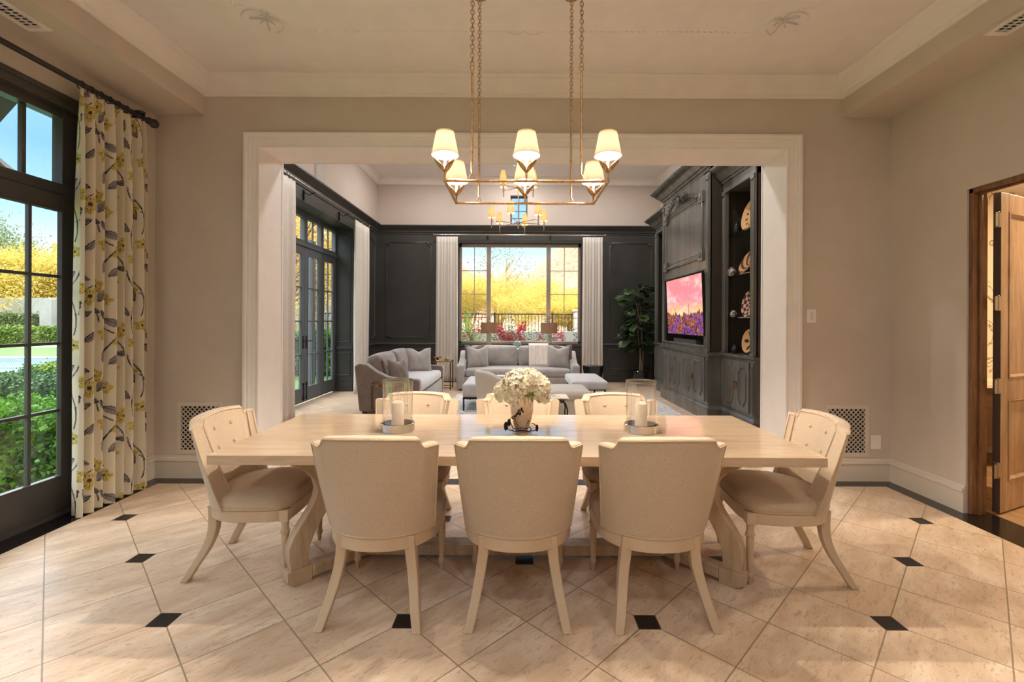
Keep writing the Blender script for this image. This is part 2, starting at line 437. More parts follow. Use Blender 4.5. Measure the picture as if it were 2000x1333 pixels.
# wood door frame on the right
b = MB()
for (yy0, yy1) in ((RD1-.035, RD1), (RD0, RD0+.035)):
    b.box(XR+.015, XR+.125, yy0, yy1, 0, RDZ)
    b.box(XR+.055, XR+.075, yy0-.014 if yy0 > 3 else yy0, yy1 if yy0 > 3 else yy1+.014, 0, RDZ)
b.box(XR+.015, XR+.125, RD0, RD1, RDZ-.035, RDZ).box(XR+.055, XR+.075, RD0, RD1, RDZ-.05, RDZ-.035)
struct(b.build('trim_5', m_rustic, bevel=.003))
# open door
DR = thing('panelled_door', 'knotty light wood panelled door standing open in the doorway at the right edge', 'door', (XR+.225, 3.505, 0), math.radians(24))
b = MB(); T = .045
b.box(0, .12, 0, T, .012, 2.43).box(.74, .86, 0, T, .012, 2.43)
for z0, z1 in ((.012, .24), (.86, 1.02), (2.29, 2.43)): b.box(.12, .74, 0, T, z0, z1)
b.box(.12, .74, .013, T-.013, .24, 2.29)
b.build('door_frame_boards', m_doorwood, DR, bevel=.003)
MB().box(-.002, .0, .001, T-.001, .013, 2.429).build('edge_strip', mat('dark_door_edge', (74, 58, 48), .5), DR)
for z0, z1 in ((.24, .86), (1.02, 2.29)):
    b = MB()
    for s, yy in ((-1, 0), (1, T)):
        b.sweep(rect(.12, .74, z0, z1), [(0, 0), (.0, .004), (.012, .006), (.02, -.004), (.03, -.012), (0, -.012)], lambda u, v, h, s=s, yy=yy: (u, yy+s*h, v))
    b.build('panel_moulding', m_doorwood, DR)
for z in (.34, .97, 1.59, 2.215):
    b = MB(); b.box(-.005, .002, 0, 0, z-.05, z+.05) if 0 else None
    b.box(-.0025, 0, .002, T-.004, z-.052, z+.052)
    b.lathe([(.007, -.056), (.007, .056)], 10, (-.05, -.004, z)); b.box(-.05, 0, -.006, -.003, z-.052, z+.052)
    b.lathe([(.009, .056), (.004, .063)], 10, (-.05, -.004, z)); b.box(-.098, -.05, -.006, -.003, z-.052, z+.052)
    h = b.build('hinge', m_nickel, DR)
b = MB(); b.lathe([(.028, 0), (.028, .006), (.01, .01), (.01, .03)], 16, M=Matrix.Translation((.80, 0, 1.0)) @ Matrix.Rotation(PI/2, 4, 'X')); b.tube([(.80, -.03, 1.0), (.72, -.035, 1.0)], .009, 8)
b.build('handle', m_nickel, DR)
# the powder room behind it
struct(MB().box(3.60, 6.6, 1.6, 6.2, -.06, 0).build('floor_powder_room', m_plank))
t = NT('veined_marble'); v = t.coord('Object', (1, 1, 1)); n = t.noise(v, 1.3, 6, .6, 1.6)
rd = t.math('ABSOLUTE', t.math('SUBTRACT', n.outputs[0], .5))
c = t.ramp(rd, [(0, srgb(120, 100, 80)), (.006, srgb(190, 168, 140)), (.02, srgb(240, 226, 204))]); t.bsdf(**{'Base Color': c, 'Roughness': .2}); m_marble = t.m
b = MB(); b.box(3.58, 6.6, 5.2, 5.3, 0, 3.0).box(6.5, 6.6, 1.6, 5.3, 0, 3.0).box(3.58, 6.6, 1.5, 1.6, 0, 3.0)
struct(b.build('wall_powder_room', m_marble))
struct(MB().box(3.58, 6.6, 1.5, 5.3, 2.9, 3.0).build('ceiling_powder_room', m_ceil))
struct(MB().box(3.525, 3.57, 3.56, 5.2, 0, 2.9).build('wall_powder_side', m_ceil))
V = thing('vanity_cabinet', 'dark brown wooden vanity seen through the gap behind the open door', 'cabinet', (4.6, 4.9, 0))
MB().box(-.75, 1.1, -.28, .28, .22, .80).build('body', m_walnut, V, bevel=.005)
MB().box(-.78, 1.13, -.31, .29, .80, .84).build('countertop', m_marble, V, bevel=.004)
for sx in (-.70, 1.05):
    for sy in (-.24, .24): MB().box(sx-.03, sx+.03, sy-.03, sy+.03, 0, .22).build('leg', m_walnut, V)

# ------------------------------------------------------------------ left glazed doors (dining)
XD = -3.40
def glazed_leaf(name, y0, y1, z0, z1, xd, rows, cols, m, stile=.1, bot=.27, top=.13, th=.045, mun=.022, handle=None, wide_top=None):
    """door leaf in the plane x=xd, opening onto +x"""
    D = bpy.data.objects.new(name, None); COL.objects.link(D); D.location = (xd, y0, z0); D['kind'] = 'structure'
    W, Hh = y1-y0, z1-z0
    b = MB(); h = th/2
    b.box(-h, h, 0, stile, 0, Hh).box(-h, h, W-stile, W, 0, Hh).box(-h, h, stile, W-stile, 0, bot).box(-h, h, stile, W-stile, Hh-top, Hh)
    # glazing bead
    b.sweep(rect(stile, W-stile, bot, Hh-top), [(0, 0), (0, h+.006), (.012, h+.006), (.018, 0)], lambda u, v, hh: (hh, u, v))
    b.build('door_frame', m, D, bevel=.002)
    b = MB()
    for i in range(1, cols):
        yy = stile+(W-2*stile)*i/cols; b.box(-.014, .014, yy-mun/2, yy+mun/2, bot, Hh-top)
    for j in range(1, rows):
        zz = bot+(Hh-bot-top)*j/rows; b.box(-.0141, .0141, stile, W-stile, zz-mun/2, zz+mun/2)
    b.build('muntins', m, D, bevel=.002)
    MB().box(-.003, .003, stile, W-stile, bot, Hh-top).build('glass', m_glass, D)
    if handle:
        yy = stile/2 if handle == 'lo' else W-stile/2; sg = 1 if handle == 'lo' else -1
        b = MB(); b.box(h, h+.008, yy-.022, yy+.022, .93, 1.15); b.tube([(h, yy, 1.06), (h+.05, yy, 1.06), (h+.055, yy+sg*.03, 1.06), (h+.055, yy+sg*.11, 1.055)], .009, 8)
        b.build('door_handle', m_iron, D)
        b = MB(); b.tube([(h+.012, yy, .03), (h+.012, yy, .33)], .008, 6); b.box(h, h+.02, yy-.014, yy+.014, .30, .335).box(h, h+.02, yy-.014, yy+.014, .05, .09)
        b.build('floor_bolt', m_iron, D)
    return D
dn = 1
leafw = .65
for k in range(8):
    y1 = 3.545-k*leafw; y0 = y1-leafw
    glazed_leaf('door_%d' % dn, y0+.002, y1-.002, .03, 2.36, XD+.03, 4, 2, m_frame, bot=.25, top=.115, handle=('lo' if k == 1 else 'hi' if k == 2 else None)); dn += 1
wn_ = 1
for k in range(8):
    y1 = 3.545-k*leafw; y0 = y1-leafw
    b = MB(); b.box(-.03, .05, 0, .045, 0, .6).box(-.03, .05, leafw-.105, leafw, 0, .6).box(-.03, .05, .045, leafw-.105, 0, .05).box(-.03, .05, .045, leafw-.105, .535, .6)
    b.box(-.014, .02, leafw*.47-.014, leafw*.47+.014, .05, .535)
    o = struct(b.build('window_%d' % wn_, m_frame, loc=(XD, y0, 2.385), bevel=.003)); wn_ += 1
    MB().box(-.003, .003, .045, leafw-.105, .05, .535).build('glass', m_glass, o)
b = MB(); b.box(XL-.13, XL+.002, LD1-.015, LD1, 0, LDZ).box(XL-.13, XL+.002, LD0, LD0+.02, 0, LDZ).box(XL-.13, XL+.002, LD0, LD1, LDZ-.06, LDZ)
b.box(XD-.05, XD+.06, LD0, LD1, 2.36, 2.42).box(XL-.16, XL-.03, LD0, LD1, -.02, .03)
b.sweep([(LD1+.0, .0), (LD1+.0, LDZ), (LD0, LDZ), (LD0, 0)], [(0, 0), (0, .012), (-.035, .012), (-.035, 0)], yz(XL), closed=False)
struct(b.build('trim_6', m_frame, bevel=.002))

# ------------------------------------------------------------------ living room shell
LX0, LX1, LY, LZ = -3.33, 3.42, 11.15, 4.86
struct(MB().box(-3.9, LX1+.2, YB, LY+.3, -.06, 0).build('floor_living_room', m_floor2))
O0, O1, OZ2 = 6.76, 9.50, 3.30        # reveal of the french doors
WZ = 3.62                              # top of the dark panelling
def wall_l(name, z0, z1, m, holes):
    b = MB(); ys = [YO]
    x0, x1 = LX0-.42, LX0
    cur = YO
    for (a, c, h0, h1) in holes:
        b.box(x0, x1, cur, a, z0, z1)
        if h0 > z0: b.box(x0, x1, a, c, z0, h0)
        if h1 < z1: b.box(x0, x1, a, c, h1, z1)
        cur = c
    b.box(x0, x1, cur, LY+.3, z0, z1)
    return struct(b.build(name, m))
wall_l('wall_living_left', 0, WZ, m_dark, [(O0, O1, 0, OZ2)])
wall_l('wall_living_left_upper', WZ, LZ, m_walllr, [(7.66, 8.06, 3.80, 4.55)])
WX0, WX1, WZ0, WZ1 = -1.385, 1.535, .91, 3.305
b = MB(); b.box(LX0, WX0, LY, LY+.3, 0, WZ).box(WX1, LX1+.2, LY, LY+.3, 0, WZ).box(WX0, WX1, LY, LY+.3, 0, WZ0).box(WX0, WX1, LY, LY+.3, WZ1, WZ)
struct(b.build('wall_living_back', m_dark))
SK0, SK1, SZ0, SZ1 = -.16, .25, 3.75, 4.45
b = MB(); b.box(LX0, SK0, LY, LY+.3, WZ, LZ).box(SK1, LX1+.2, LY, LY+.3, WZ, LZ).box(SK0, SK1, LY, LY+.3, WZ, SZ0).box(SK0, SK1, LY, LY+.3, SZ1, LZ)
struct(b.build('wall_living_back_upper', m_walllr))
struct(MB().box(LX1, LX1+.2, YO, LY, 0, LZ).build('wall_living_right', m_walllr))
struct(MB().box(LX0-.42, LX1+.2, YO-.2, LY+.3, LZ, LZ+.1).build('ceiling_living_room', m_ceil))
struct(MB().sweep([(LX0, YO), (LX1, YO), (LX1, LY), (LX0, LY)], [(o*1.0, h*1.0) for o, h in crown], lambda u, v, h: (u, v, LZ+h)).build('trim_7', m_trim))
corn = [(0, 0), (.13, 0), (.13, -.025), (.115, -.035), (.10, -.06), (.075, -.075), (.055, -.11), (.04, -.12), (.04, -.15), (.02, -.16), (.015, -.2), (0, -.2)]
struct(MB().sweep([(LX1, LY), (LX0, LY), (LX0, YO)], [(o, h) for o, h in corn], lambda u, v, h: (u, v, WZ+.09+h), closed=False).build('trim_8', m_dark))
# chair rail, baseboard
rail = [(0, 0), (.02, 0), (.035, .012), (.04, .03), (.028, .045), (.02, .06), (0, .065)]
for nm, pth in (('trim_9', [(LX1, LY), (WX1+.1, LY)]), ('trim_10', [(WX0-.1, LY), (LX0, LY), (LX0, O1)]), ('trim_11', [(LX0, O0), (LX0, YO)])):
    struct(MB().sweep(pth, rail, lambda u, v, h: (u, v, .86+h), closed=False).build(nm, m_dark))
baseb('baseboard_living', [(LX1, LY), (LX0, LY), (LX0, O1)], m_dark)
baseb('baseboard_living_left', [(LX0, O0), (LX0, YO)], m_dark)
# panel mouldings with carved corners
pm = [(0, 0), (0, .012), (.012, .018), (.022, .01), (.03, .014), (.036, 0)]
def panel(b, u0, u1, v0, v1, f, notch=0, sign=1):
    if notch:
        n = notch; pts = [(u0+n, v0), (u1-n, v0), (u1-n, v0+n*.5), (u1-n*.5, v0+n), (u1, v0+n), (u1, v1-n), (u1-n*.5, v1-n), (u1-n, v1-n*.5), (u1-n, v1), (u0+n, v1), (u0+n, v1-n*.5), (u0+n*.5, v1-n), (u0, v1-n), (u0, v0+n), (u0+n*.5, v0+n), (u0+n, v0+n*.5)]
    else: pts = rect(u0, u1, v0, v1)
    b.sweep(pts, pm, f)
def scroll(b, u, v, su, sv, f):
    # leafy carved scroll for a panel corner
    for (a, ln, cur) in ((0, .12, 1), (PI/2, .12, -1), (PI/4, .07, 0), (PI/4, .05, 1)):
        pts = []
        for i in range(7):
            q = i/6; ang = a+cur*q*1.6
            pts.append(f(u+su*(ln*q*math.cos(ang)), v+sv*(ln*q*math.sin(ang)), .012+.006*math.sin(q*PI)))
        b.tube(pts, [.012*(1-abs(q*2-.8)*.45) for q in [i/6 for i in range(7)]], 6)
        e = pts[-1]; b.sphere(e, .013, 8, 6)
for nm, (u0, u1), f in (('trim_12', (-3.12, -2.04), xz(LY)), ('trim_13', (2.20, 3.22), xz(LY))):
    b = MB(); panel(b, u0, u1, 1.03, 3.33, f, .07)
    for cu, su in ((u0, 1), (u1, -1)):
        for cv, sv in ((1.03, 1), (3.33, -1)): scroll(b, cu+su*.02, cv+sv*.02, su, sv, f)
    panel(b, u0, u1, .30, .78, f)
    struct(b.build(nm, m_dark))
b = MB(); panel(b, -1.2, 1.35, .30, .74, xz(LY)); struct(b.build('trim_14', m_dark))
b = MB(); panel(b, 9.75, 10.95, 1.03, 3.33, yz(LX0), .07); panel(b, 9.75, 10.95, .30, .78, yz(LX0))
for cu, su in ((9.75, 1), (10.95, -1)):
    for cv, sv in ((1.03, 1), (3.33, -1)): scroll(b, cu+su*.02, cv+sv*.02, su, sv, yz(LX0))
struct(b.build('trim_15', m_dark))
b = MB(); panel(b, LX0-.37, LX0-.05, .32, .80, xz(O1)); panel(b, LX0-.37, LX0-.05, 1.0, 3.2, xz(O1)); b.box(LX0-.40, LX0, O1-.03, O1, .86, .92).box(LX0-.40, LX0, O1-.02, O1, 0, .2)
struct(b.build('trim_16', m_dark))
# french doors in the deep reveal
XD2 = LX0-.38
lw = .72
fy1 = O1
for k in range(4):
    y1 = fy1-k*lw*.952; y0 = y1-lw*.952
    glazed_leaf('door_%d' % dn, y0+.004, y1-.004, .02, 2.72, XD2, 4, 2, m_framelr, stile=.11, bot=.24, top=.13, handle=('hi' if k == 2 else 'lo' if k == 1 else None)); dn += 1
    b = MB(); W = lw*.952
    b.box(-.04, .04, 0, .06, 0, .5).box(-.04, .04, W-.06, W, 0, .5).box(-.04, .04, .06, W-.06, 0, .05).box(-.04, .04, .06, W-.06, .45, .5).box(-.014, .014, W/2-.012, W/2+.012, .05, .45)
    o = struct(b.build('window_%d' % wn_, m_framelr, loc=(XD2, y0, 2.77), bevel=.003)); wn_ += 1
    MB().box(-.003, .003, .06, W-.06, .05, .45).build('glass', m_glass, o)
b = MB(); b.box(XD2-.05, XD2+.05, O0, O1, 2.72, 2.77).box(XD2-.05, XD2+.05, O0, O1, 3.27, 3.31)
struct(b.build('trim_17', m_framelr))
# clerestories
def small_window(name, f, u0, u1, v0, v1, rows, cols, m, th=.05):
    b = MB(); fr = .04
    def bx(a, c, d, e, t0, t1):
        p = [f(a, d, t0), f(c, e, t1)]
        x0, x1 = sorted((p[0][0], p[1][0])); y0, y1 = sorted((p[0][1], p[1][1])); z0, z1 = sorted((p[0][2], p[1][2]))
        return (x0, x1, y0, y1, z0, z1)
    b.box(*bx(u0, u0+fr, v0, v1, -.03, .03)).box(*bx(u1-fr, u1, v0, v1, -.03, .03)).box(*bx(u0+fr, u1-fr, v0, v0+fr, -.03, .03)).box(*bx(u0+fr, u1-fr, v1-fr, v1, -.03, .03))
    for i in range(1, cols):
        q = u0+(u1-u0)*i/cols; b.box(*bx(q-.01, q+.01, v0, v1, -.012, .012))
    for j in range(1, rows):
        q = v0+(v1-v0)*j/rows; b.box(*bx(u0, u1, q-.01, q+.01, -.0121, .0121))
    o = struct(b.build(name, m)); MB().box(*bx(u0+fr, u1-fr, v0+fr, v1-fr, -.003, .003)).build('glass', m_glass, o); return o
small_window('window_%d' % wn_, yz(LX0-.22), 7.66, 8.06, 3.80, 4.55, 3, 2, m_framelr); wn_ += 1
small_window('window_%d' % wn_, xz(LY+.14), SK0, SK1, SZ0, SZ1, 4, 2, m_framelr); wn_ += 1
# large back window: frame at y 11.30
yw = LY+.13
b = MB(); fr = .06
b.box(WX0, WX0+fr, yw-.04, yw+.04, WZ0, WZ1).box(WX1-fr, WX1, yw-.04, yw+.04, WZ0, WZ1).box(WX0, WX1, yw-.04, yw+.04, WZ0, WZ0+.05).box(WX0, WX1, yw-.04, yw+.04, WZ1-.08, WZ1)
MX = (-.675, .765)
for q in MX: b.box(q-.05, q+.05, yw-.05, yw+.05, WZ0, WZ1)
m_winback = mat('taupe_window_frame', (148, 136, 124), .4)
struct(b.build('window_%d' % wn_, m_winback, bevel=.004)); wo_ = bpy.context.scene.objects['window_%d' % wn_]; wn_ += 1
b = MB()
for (a, c) in ((WX0+fr, MX[0]-.05), (MX[1]+.05, WX1-fr)):
    q = (a+c)/2; b.box(q-.008, q+.008, yw-.012, yw+.012, WZ0+.05, WZ1-.08)
    for j in range(1, 4):
        zz = WZ0+.05+(WZ1-WZ0-.13)*j/4; b.box(a, c, yw-.0121, yw+.0121, zz-.008, zz+.008)
b.build('muntins', m_winback, wo_)
for (a, c) in ((WX0+fr, MX[0]-.05), (MX[0]+.05, MX[1]-.05), (MX[1]+.05, WX1-fr)): MB().box(a, c, yw-.003, yw+.003, WZ0+.05, WZ1-.08).build('glass', m_glass, wo_)
struct(MB().sweep([(WX0-.004, WZ0-.004), (WX1+.004, WZ0-.004), (WX1+.004, WZ1+.004), (WX0-.004, WZ1+.004)], [(0, 0), (0, .02), (-.06, .028), (-.075, .01), (-.075, 0)], xz(LY)).build('trim_18', m_dark))

# ------------------------------------------------------------------ dining chairs
def make_chair(label, group):
    R = thing('dining_chair', label, 'chair', group=group)
    # plan outline of seat / rail: straight front, rounded back
    def outline(s=1.0, n=44):
        pts = []
        for i in range(n):
            a = 2*PI*i/n
            c, q = math.cos(a), math.sin(a)
            if q >= 0:   # front half: squarish
                p = 5; k = (abs(c)**p+abs(q)**p)**(-1/p); x = .278*c*k; y = .255*q*k
            else:
                p = 2.25; k = (abs(c)**p+abs(q)**p)**(-1/p); x = .278*c*k; y = .275*q*k
            x *= 1-.03*max(0, -q)
            pts.append((x*s, y*s))
        return pts
    O = outline()
    b = MB(); n = len(O)
    b.prism(O, lambda u, v, h: (u, v, h), .338, .402)
    b.build('seat_rail', m_chairwood, R, bevel=.004)
    b = MB(); lay = [(.985, .400), (1.005, .41), (1.012, .43), (1.0, .452), (.96, .468), (.88, .480), (.72, .489), (.5, .495), (.25, .498)]
    vs_ = []
    for s_, z in lay: vs_ += [(x*s_, y*s_, z+.004*(y*s_)/.25) for x, y in O]
    vs_.append((0, 0, .499))
    fs_ = [(i*n+k, i*n+(k+1) % n, (i+1)*n+(k+1) % n, (i+1)*n+k) for i in range(len(lay)-1) for k in range(n)]
    L = (len(lay)-1)*n; fs_ += [(L+k, L+(k+1) % n, L+n) for k in range(n)]+[tuple(range(n-1, -1, -1))]
    b.add(vs_, fs_); b.build('seat', m_linen, R)
    b = MB(); b.tube([(x*1.008, y*1.008, .408) for x, y in O], .005, 6, closed=True); b.build('piping', m_piping, R)
    # back shell
    NT_, TH = 14, .062
    half = [.06*i for i in range(11)]+[.63, .655, .67, .68, .69, .70, .71, .72, .73, .745, .76, .78, .81, .85, .90, .95, 1.0]
    SS = [-q for q in reversed(half[1:])]+half; NU = len(SS)
    am = math.radians(72)
    def hw(t): return .268+(.3075-.268)*t
    def plan(s, t, off=0):
        a = am*s; W = hw(t); dep = .17*(1-t)+.105*t; yc = -.278*(1-t)+-.345*t
        # slight S in the side profile
        yc -= .006*math.sin(PI*t)
        x = W*math.sin(a)/math.sin(am); y = yc+dep*(1-math.cos(a))/(1-math.cos(am))
        if off:
            nx = -math.sin(a)*W/.3; ny = 1.0*math.cos(a)+.1; l = math.hypot(nx, ny)
            x += off*nx/l; y += off*ny/l
        return x, y
    def ztop(s):
        x = abs(math.sin(am*s)/math.sin(am))
        z = .902-.010*(x/.74)**2
        if x > .75:
            q = min(1, (x-.75)/.09); z = .892-.038*math.sin(q*PI/2)**.7
            if x > .84: z = .854+.006*(x-.84)/.16
        return z
    Z0 = .398
    # cross-section loop: outer bottom->top, over the rim, inner top->bottom
    def section(s):
        zt = ztop(s); pts = []
        for j in range(NT_+1):
            t = j/NT_; x, y = plan(s, t); pts.append((x, y, Z0+(zt-.012-Z0)*t))
        for k in range(1, 8):
            a = PI*k/8; o = TH/2-(TH/2)*math.cos(a); x, y = plan(s, 1, o); pts.append((x, y, zt-.012+.012*math.sin(a)**.6))
        for j in range(NT_, -1, -1):
            t = j/NT_; th = TH+.028*(1-t)+.014*math.sin(PI*t)*(1-abs(s))
            x, y = plan(s, t, th if t < 1 else TH); pts.append((x, y, Z0+(zt-.012-Z0)*t))
        return pts
    b = MB(); secs = []
    for i in range(NU):
        q = SS[i]
        # denser near the notches
        secs.append(section(q))
    m = len(secs[0]); vs_ = [p for sct in secs for p in sct]
    fs_ = [(i*m+k, i*m+(k+1) % m, (i+1)*m+(k+1) % m, (i+1)*m+k) for i in range(NU-1) for k in range(m)]
    fs_ += [tuple(range(m)), tuple((NU-1)*m+k for k in range(m-1, -1, -1))]
    b.add(vs_, fs_); B = b.build('backrest', m_linen, R, bevel=.006)
    edge = [secs[0][j] for j in range(NT_+1)]+[secs[i][NT_] for i in range(1, NU)]+[secs[-1][j] for j in range(NT_-1, -1, -1)]
    MB().tube([(p[0], p[1]-.001, p[2]) for p in edge], .0045, 6).build('piping', m_piping, B)
    k0 = NT_+7+1
    edge = [secs[0][j] for j in range(m-1, k0-1, -1)]+[secs[i][k0] for i in range(1, NU)]+[secs[-1][j] for j in range(k0+1, m)]
    MB().tube([(p[0], p[1]+.001, p[2]) for p in edge], .0045, 6).build('piping', m_piping, B)
    inner = []
    for s in (-.80, .80):
        inner.append([(lambda xy_: (xy_[0], xy_[1]+.001, Z0+.03+(ztop(s)-.03-Z0)*(j/12)))(plan(s, j/12, TH+.028*(1-j/12)+.014*math.sin(PI*j/12)*.2)) for j in range(13)])
    for pts in inner: MB().tube(pts, .0045, 6).build('piping', m_piping, B)
    for bx in (-.105, .105):
        for bz in (.70, .81):
            t = (bz-Z0)/.5; s = math.asin(bx/hw(t)*math.sin(am))/am
            x, y = plan(s, t, TH+.028*(1-t)+.014*math.sin(PI*t))
            MB().sphere((x, y-.002, bz), (.012, .007, .012), 12, 8).build('button', m_piping, B)
    # legs
    for sx in (-1, 1):
        b = MB(); x, y = sx*.245, .222
        b.lathe([(.019, .338), (.0195, .29), (.024, .286), (.025, .278), (.024, .27), (.0195, .266), (.020, .25), (.016, .07), (.0195, .066), (.021, .055), (.0195, .046), (.014, .042), (.012, .012), (.009, .006), (.009, 0)], 16, (x, y, 0))
        b.box(x-.024, x+.024, y-.024, y+.024, .338, .40)
        b.build('leg', m_chairwood, R)
        b = MB(); N = 12; vs_ = []
        for i in range(N+1):
            q = i/N; z = .40*(1-q)
            yy = -.214-.112*(q**2.2)+.022*math.sin(PI*min(1, q*1.25))
            xx = sx*(.163+.066*q**1.5)
            hx = .027-.006*q; hy = .026-.006*q
            if q < .18: hy = .020+.005*q/.18
            vs_ += [(xx-hx, yy-hy, z), (xx+hx, yy-hy, z), (xx+hx, yy+hy, z), (xx-hx, yy+hy, z)]
        fs_ = [(i*4+k, i*4+(k+1) % 4, i*4+4+(k+1) % 4, i*4+4+k) for i in range(N) for k in range(4)]+[(0, 1, 2, 3), (N*4+3, N*4+2, N*4+1, N*4)]
        b.add(vs_, fs_); b.build('leg', m_chairwood, R, bevel=.004)
    return R
G = 'cream dining chairs around the table'
ch = make_chair('cream dining chair with its back to the viewer, in front of the left candle holder', G)
ch.location = (-.677, 2.49, 0); ch.rotation_euler.z = math.radians(-1)
dup(ch, (.012, 2.49, 0), 0, 'cream dining chair with its back to the viewer, in front of the flower vase')
dup(ch, (.70, 2.49, 0), math.radians(1.5), 'cream dining chair with its back to the viewer, in front of the right candle holder')
dup(ch, (-.742, 3.255, 0), PI, 'button-backed cream dining chair across the table, behind the left candle holder')
dup(ch, (.01, 3.255, 0), PI, 'button-backed cream dining chair across the table, partly hidden by the white flowers')
dup(ch, (.745, 3.255, 0), PI, 'button-backed cream dining chair across the table, behind the right candle holder')
dup(ch, (-1.50, 2.81, 0), -PI/2+math.radians(2), 'cream dining chair at the left end of the table, nearest the floral curtain')
dup(ch, (1.53, 2.79, 0), PI/2-math.radians(5), 'cream dining chair at the right end of the table, nearest the wooden door')

# ------------------------------------------------------------------ dining table
TX0, TX1, TY0, TY1 = -1.555, 1.568, 2.345, 3.40
TB = thing('dining_table', 'long pale bleached wood trestle dining table with curved legs', 'table', (0, 2.8725, 0))
MB().box(TX0, TX1, TY0-2.8725, TY1-2.8725, .711, .76).build('tabletop', m_table, TB, bevel=.003)
outer = [(.0, .09), (-.012, .15), (-.012, .21), (.012, .27), (.055, .33), (.10, .39), (.13, .45), (.138, .50), (.125, .55), (.09, .595), (.045, .63), (.0, .655), (0, .67)]
inner_ = [(.27, .67), (.27, .65), (.268, .58), (.262, .50), (.24, .44), (.205, .38), (.16, .32), (.125, .26), (.10, .20), (.092, .14), (.092, .09)]
for sx in (-1, 1):
    for sy in (-1, 1):
        d = Vector((-sx, -sy, 0)).normalized(); p = Vector((sx*1.225, sy*.345, 0)); nrm = Vector((-d.y, d.x, 0)); off = nrm*(0)
        f = lambda u, v, h, p=p, d=d, nrm=nrm: tuple(p+d*u+nrm*h+Vector((0, 0, v)))
        b = MB(); b.prism(outer+inner_, f, -.032, .032)
        b.prism([(-.02, 0.03), (-.02, .09), (.11, .09), (.11, 0), (.02, 0)], f, -.036, .036)
        b.build('leg', m_tablebase, TB, bevel=.003)
        b = MB(); e = Vector((sx*.90, 0, 0)); s0 = p+d*.11; dd = (e-s0); dd.z = 0; L = dd.length; dd.normalize(); n2 = Vector((-dd.y, dd.x, 0))
        b.prism([(0, .025), (L, .025), (L, .085), (0, .085)], lambda u, v, h: tuple(s0+dd*u+n2*h+Vector((0, 0, v))), -.04, .04)
        b.build('stretcher', m_tablebase, TB, bevel=.003)
    MB().box(sx*1.225-.03*(1 if sx < 0 else -1)-.04, sx*1.225-.03*(1 if sx < 0 else -1)+.04, -.40, .40, .67, .711).build('apron', m_tablebase, TB, bevel=.003)
    for q in (-.37, .30): MB().box(min(sx*1.24, sx*.9), max(sx*1.24, sx*.9), q, q+.07, .67, .711).build('apron', m_tablebase, TB, bevel=.003)
MB().box(-.93, .93, -.055, .055, .025, .085).build('stretcher', m_tablebase, TB, bevel=.003)
b = MB(); b.box(-1.0, 1.0, -.03, .03, .67, .711).build('apron', m_tablebase, TB)

# ------------------------------------------------------------------ things on the table
H0 = thing('hurricane_candle_holder', 'glass hurricane candle holder with chrome base, nearer the left end of the table', 'candle holder', (-.735, 2.90, .76), group='hurricane candle holders')
b = MB(); b.lathe([(.0, .004), (.094, .004), (.094, .048), (.099, .050), (.1035, .048), (.1035, .002), (.1, 0), (.0, 0)], 48, cap=False); b.build('base', m_chrome, H0)
b = MB(); b.lathe([(.0885, .006), (.0915, .006), (.0915, .305), (.0885, .305), (.0885, .006)], 48, cap=False); b.build('glass_cylinder', m_clear, H0)
b = MB(); b.lathe([(.0872, .304), (.0932, .304), (.0945, .309), (.0932, .315), (.0872, .315), (.086, .309), (.0872, .304)], 48, cap=False); b.build('rim', m_nickel, H0)
def candle(lab, loc):
    b = MB(); b.lathe([(.0, 0), (.037, 0), (.038, .004), (.038, .163), (.036, .169), (.022, .178), (.006, .182), (0, .182)], 32, cap=False)
    o = b.build('pillar_candle', m_wax, loc=loc); tag(o, lab, 'candle', 'pillar candles')
    MB().tube([(0, 0, .180), (.001, 0, .190), (.003, 0, .194)], .0012, 6).build('wick', m_iron, o)
candle('ivory pillar candle inside the left glass hurricane', (-.735, 2.90, .7645))
dup(H0, (.775, 2.90, .76), 0, 'glass hurricane candle holder with chrome base, nearer the right end of the table')
candle('ivory pillar candle inside the right glass hurricane', (.775, 2.90, .7645))
VS = thing('flower_vase', 'silvered glass vase with a black twig at the middle of the table', 'vase', (.035, 2.89, .76))
t = NT('mercury_glass'); n = t.noise(t.coord('Object'), 12, 5, .7); c = t.ramp(n.outputs[0], [(.35, srgb(196, 178, 158)), (.7, srgb(226, 216, 204))])
t.bsdf(**{'Base Color': c, 'Roughness': .12, 'Metallic': .85}); m_merc = t.m
b = MB(); b.lathe([(0, 0), (.034, 0), (.038, .006), (.046, .03), (.062, .08), (.071, .13), (.0735, .18), (.071, .23), (.068, .262), (.064, .262), (.067, .2), (.06, .1), (.03, .02), (0, .02)], 40, cap=False); b.build('body', m_merc, VS)
b = MB(); pts = [(-.03, -.06, .02), (-.055, -.05, .03), (-.075, -.035, .075), (-.06, -.055, .10), (-.02, -.075, .12), (.0, -.076, .145)]
b.tube(pts, .0028, 6)
for (x, y, z, r) in ((-.045, -.062, .105, .006), (-.03, -.073, .122, .007), (-.012, -.078, .118, .006), (-.02, -.078, .14, .007), (-.003, -.079, .15, .008), (-.055, -.06, .092, .006), (.006, -.079, .135, .006)): b.sphere((x, y, z), r, 8, 6)
pts = [(.0+.058*math.cos(a), .058*math.sin(a), .012+.006*math.sin(3*a)) for a in [PI*1.05+i*.35 for i in range(16)]]
b.tube(pts, .0036, 6)
b.tube([(-.05, -.04, .01), (-.085, -.045, .02), (-.092, -.04, .055), (-.082, -.04, .072)], .003, 6)
b.tube([(.045, -.04, .01), (.08, -.05, .015), (.09, -.045, .035), (.078, -.03, .05), (.06, -.03, .055)], .003, 6)
for (x, y, z, s, t_) in ((-.098, -.042, .04, .012, .028), (-.078, -.042, .062, .011, .024), (.092, -.045, .03, .009, .022)): b.sphere((x, y, z), (s, .006, t_), 10, 8)
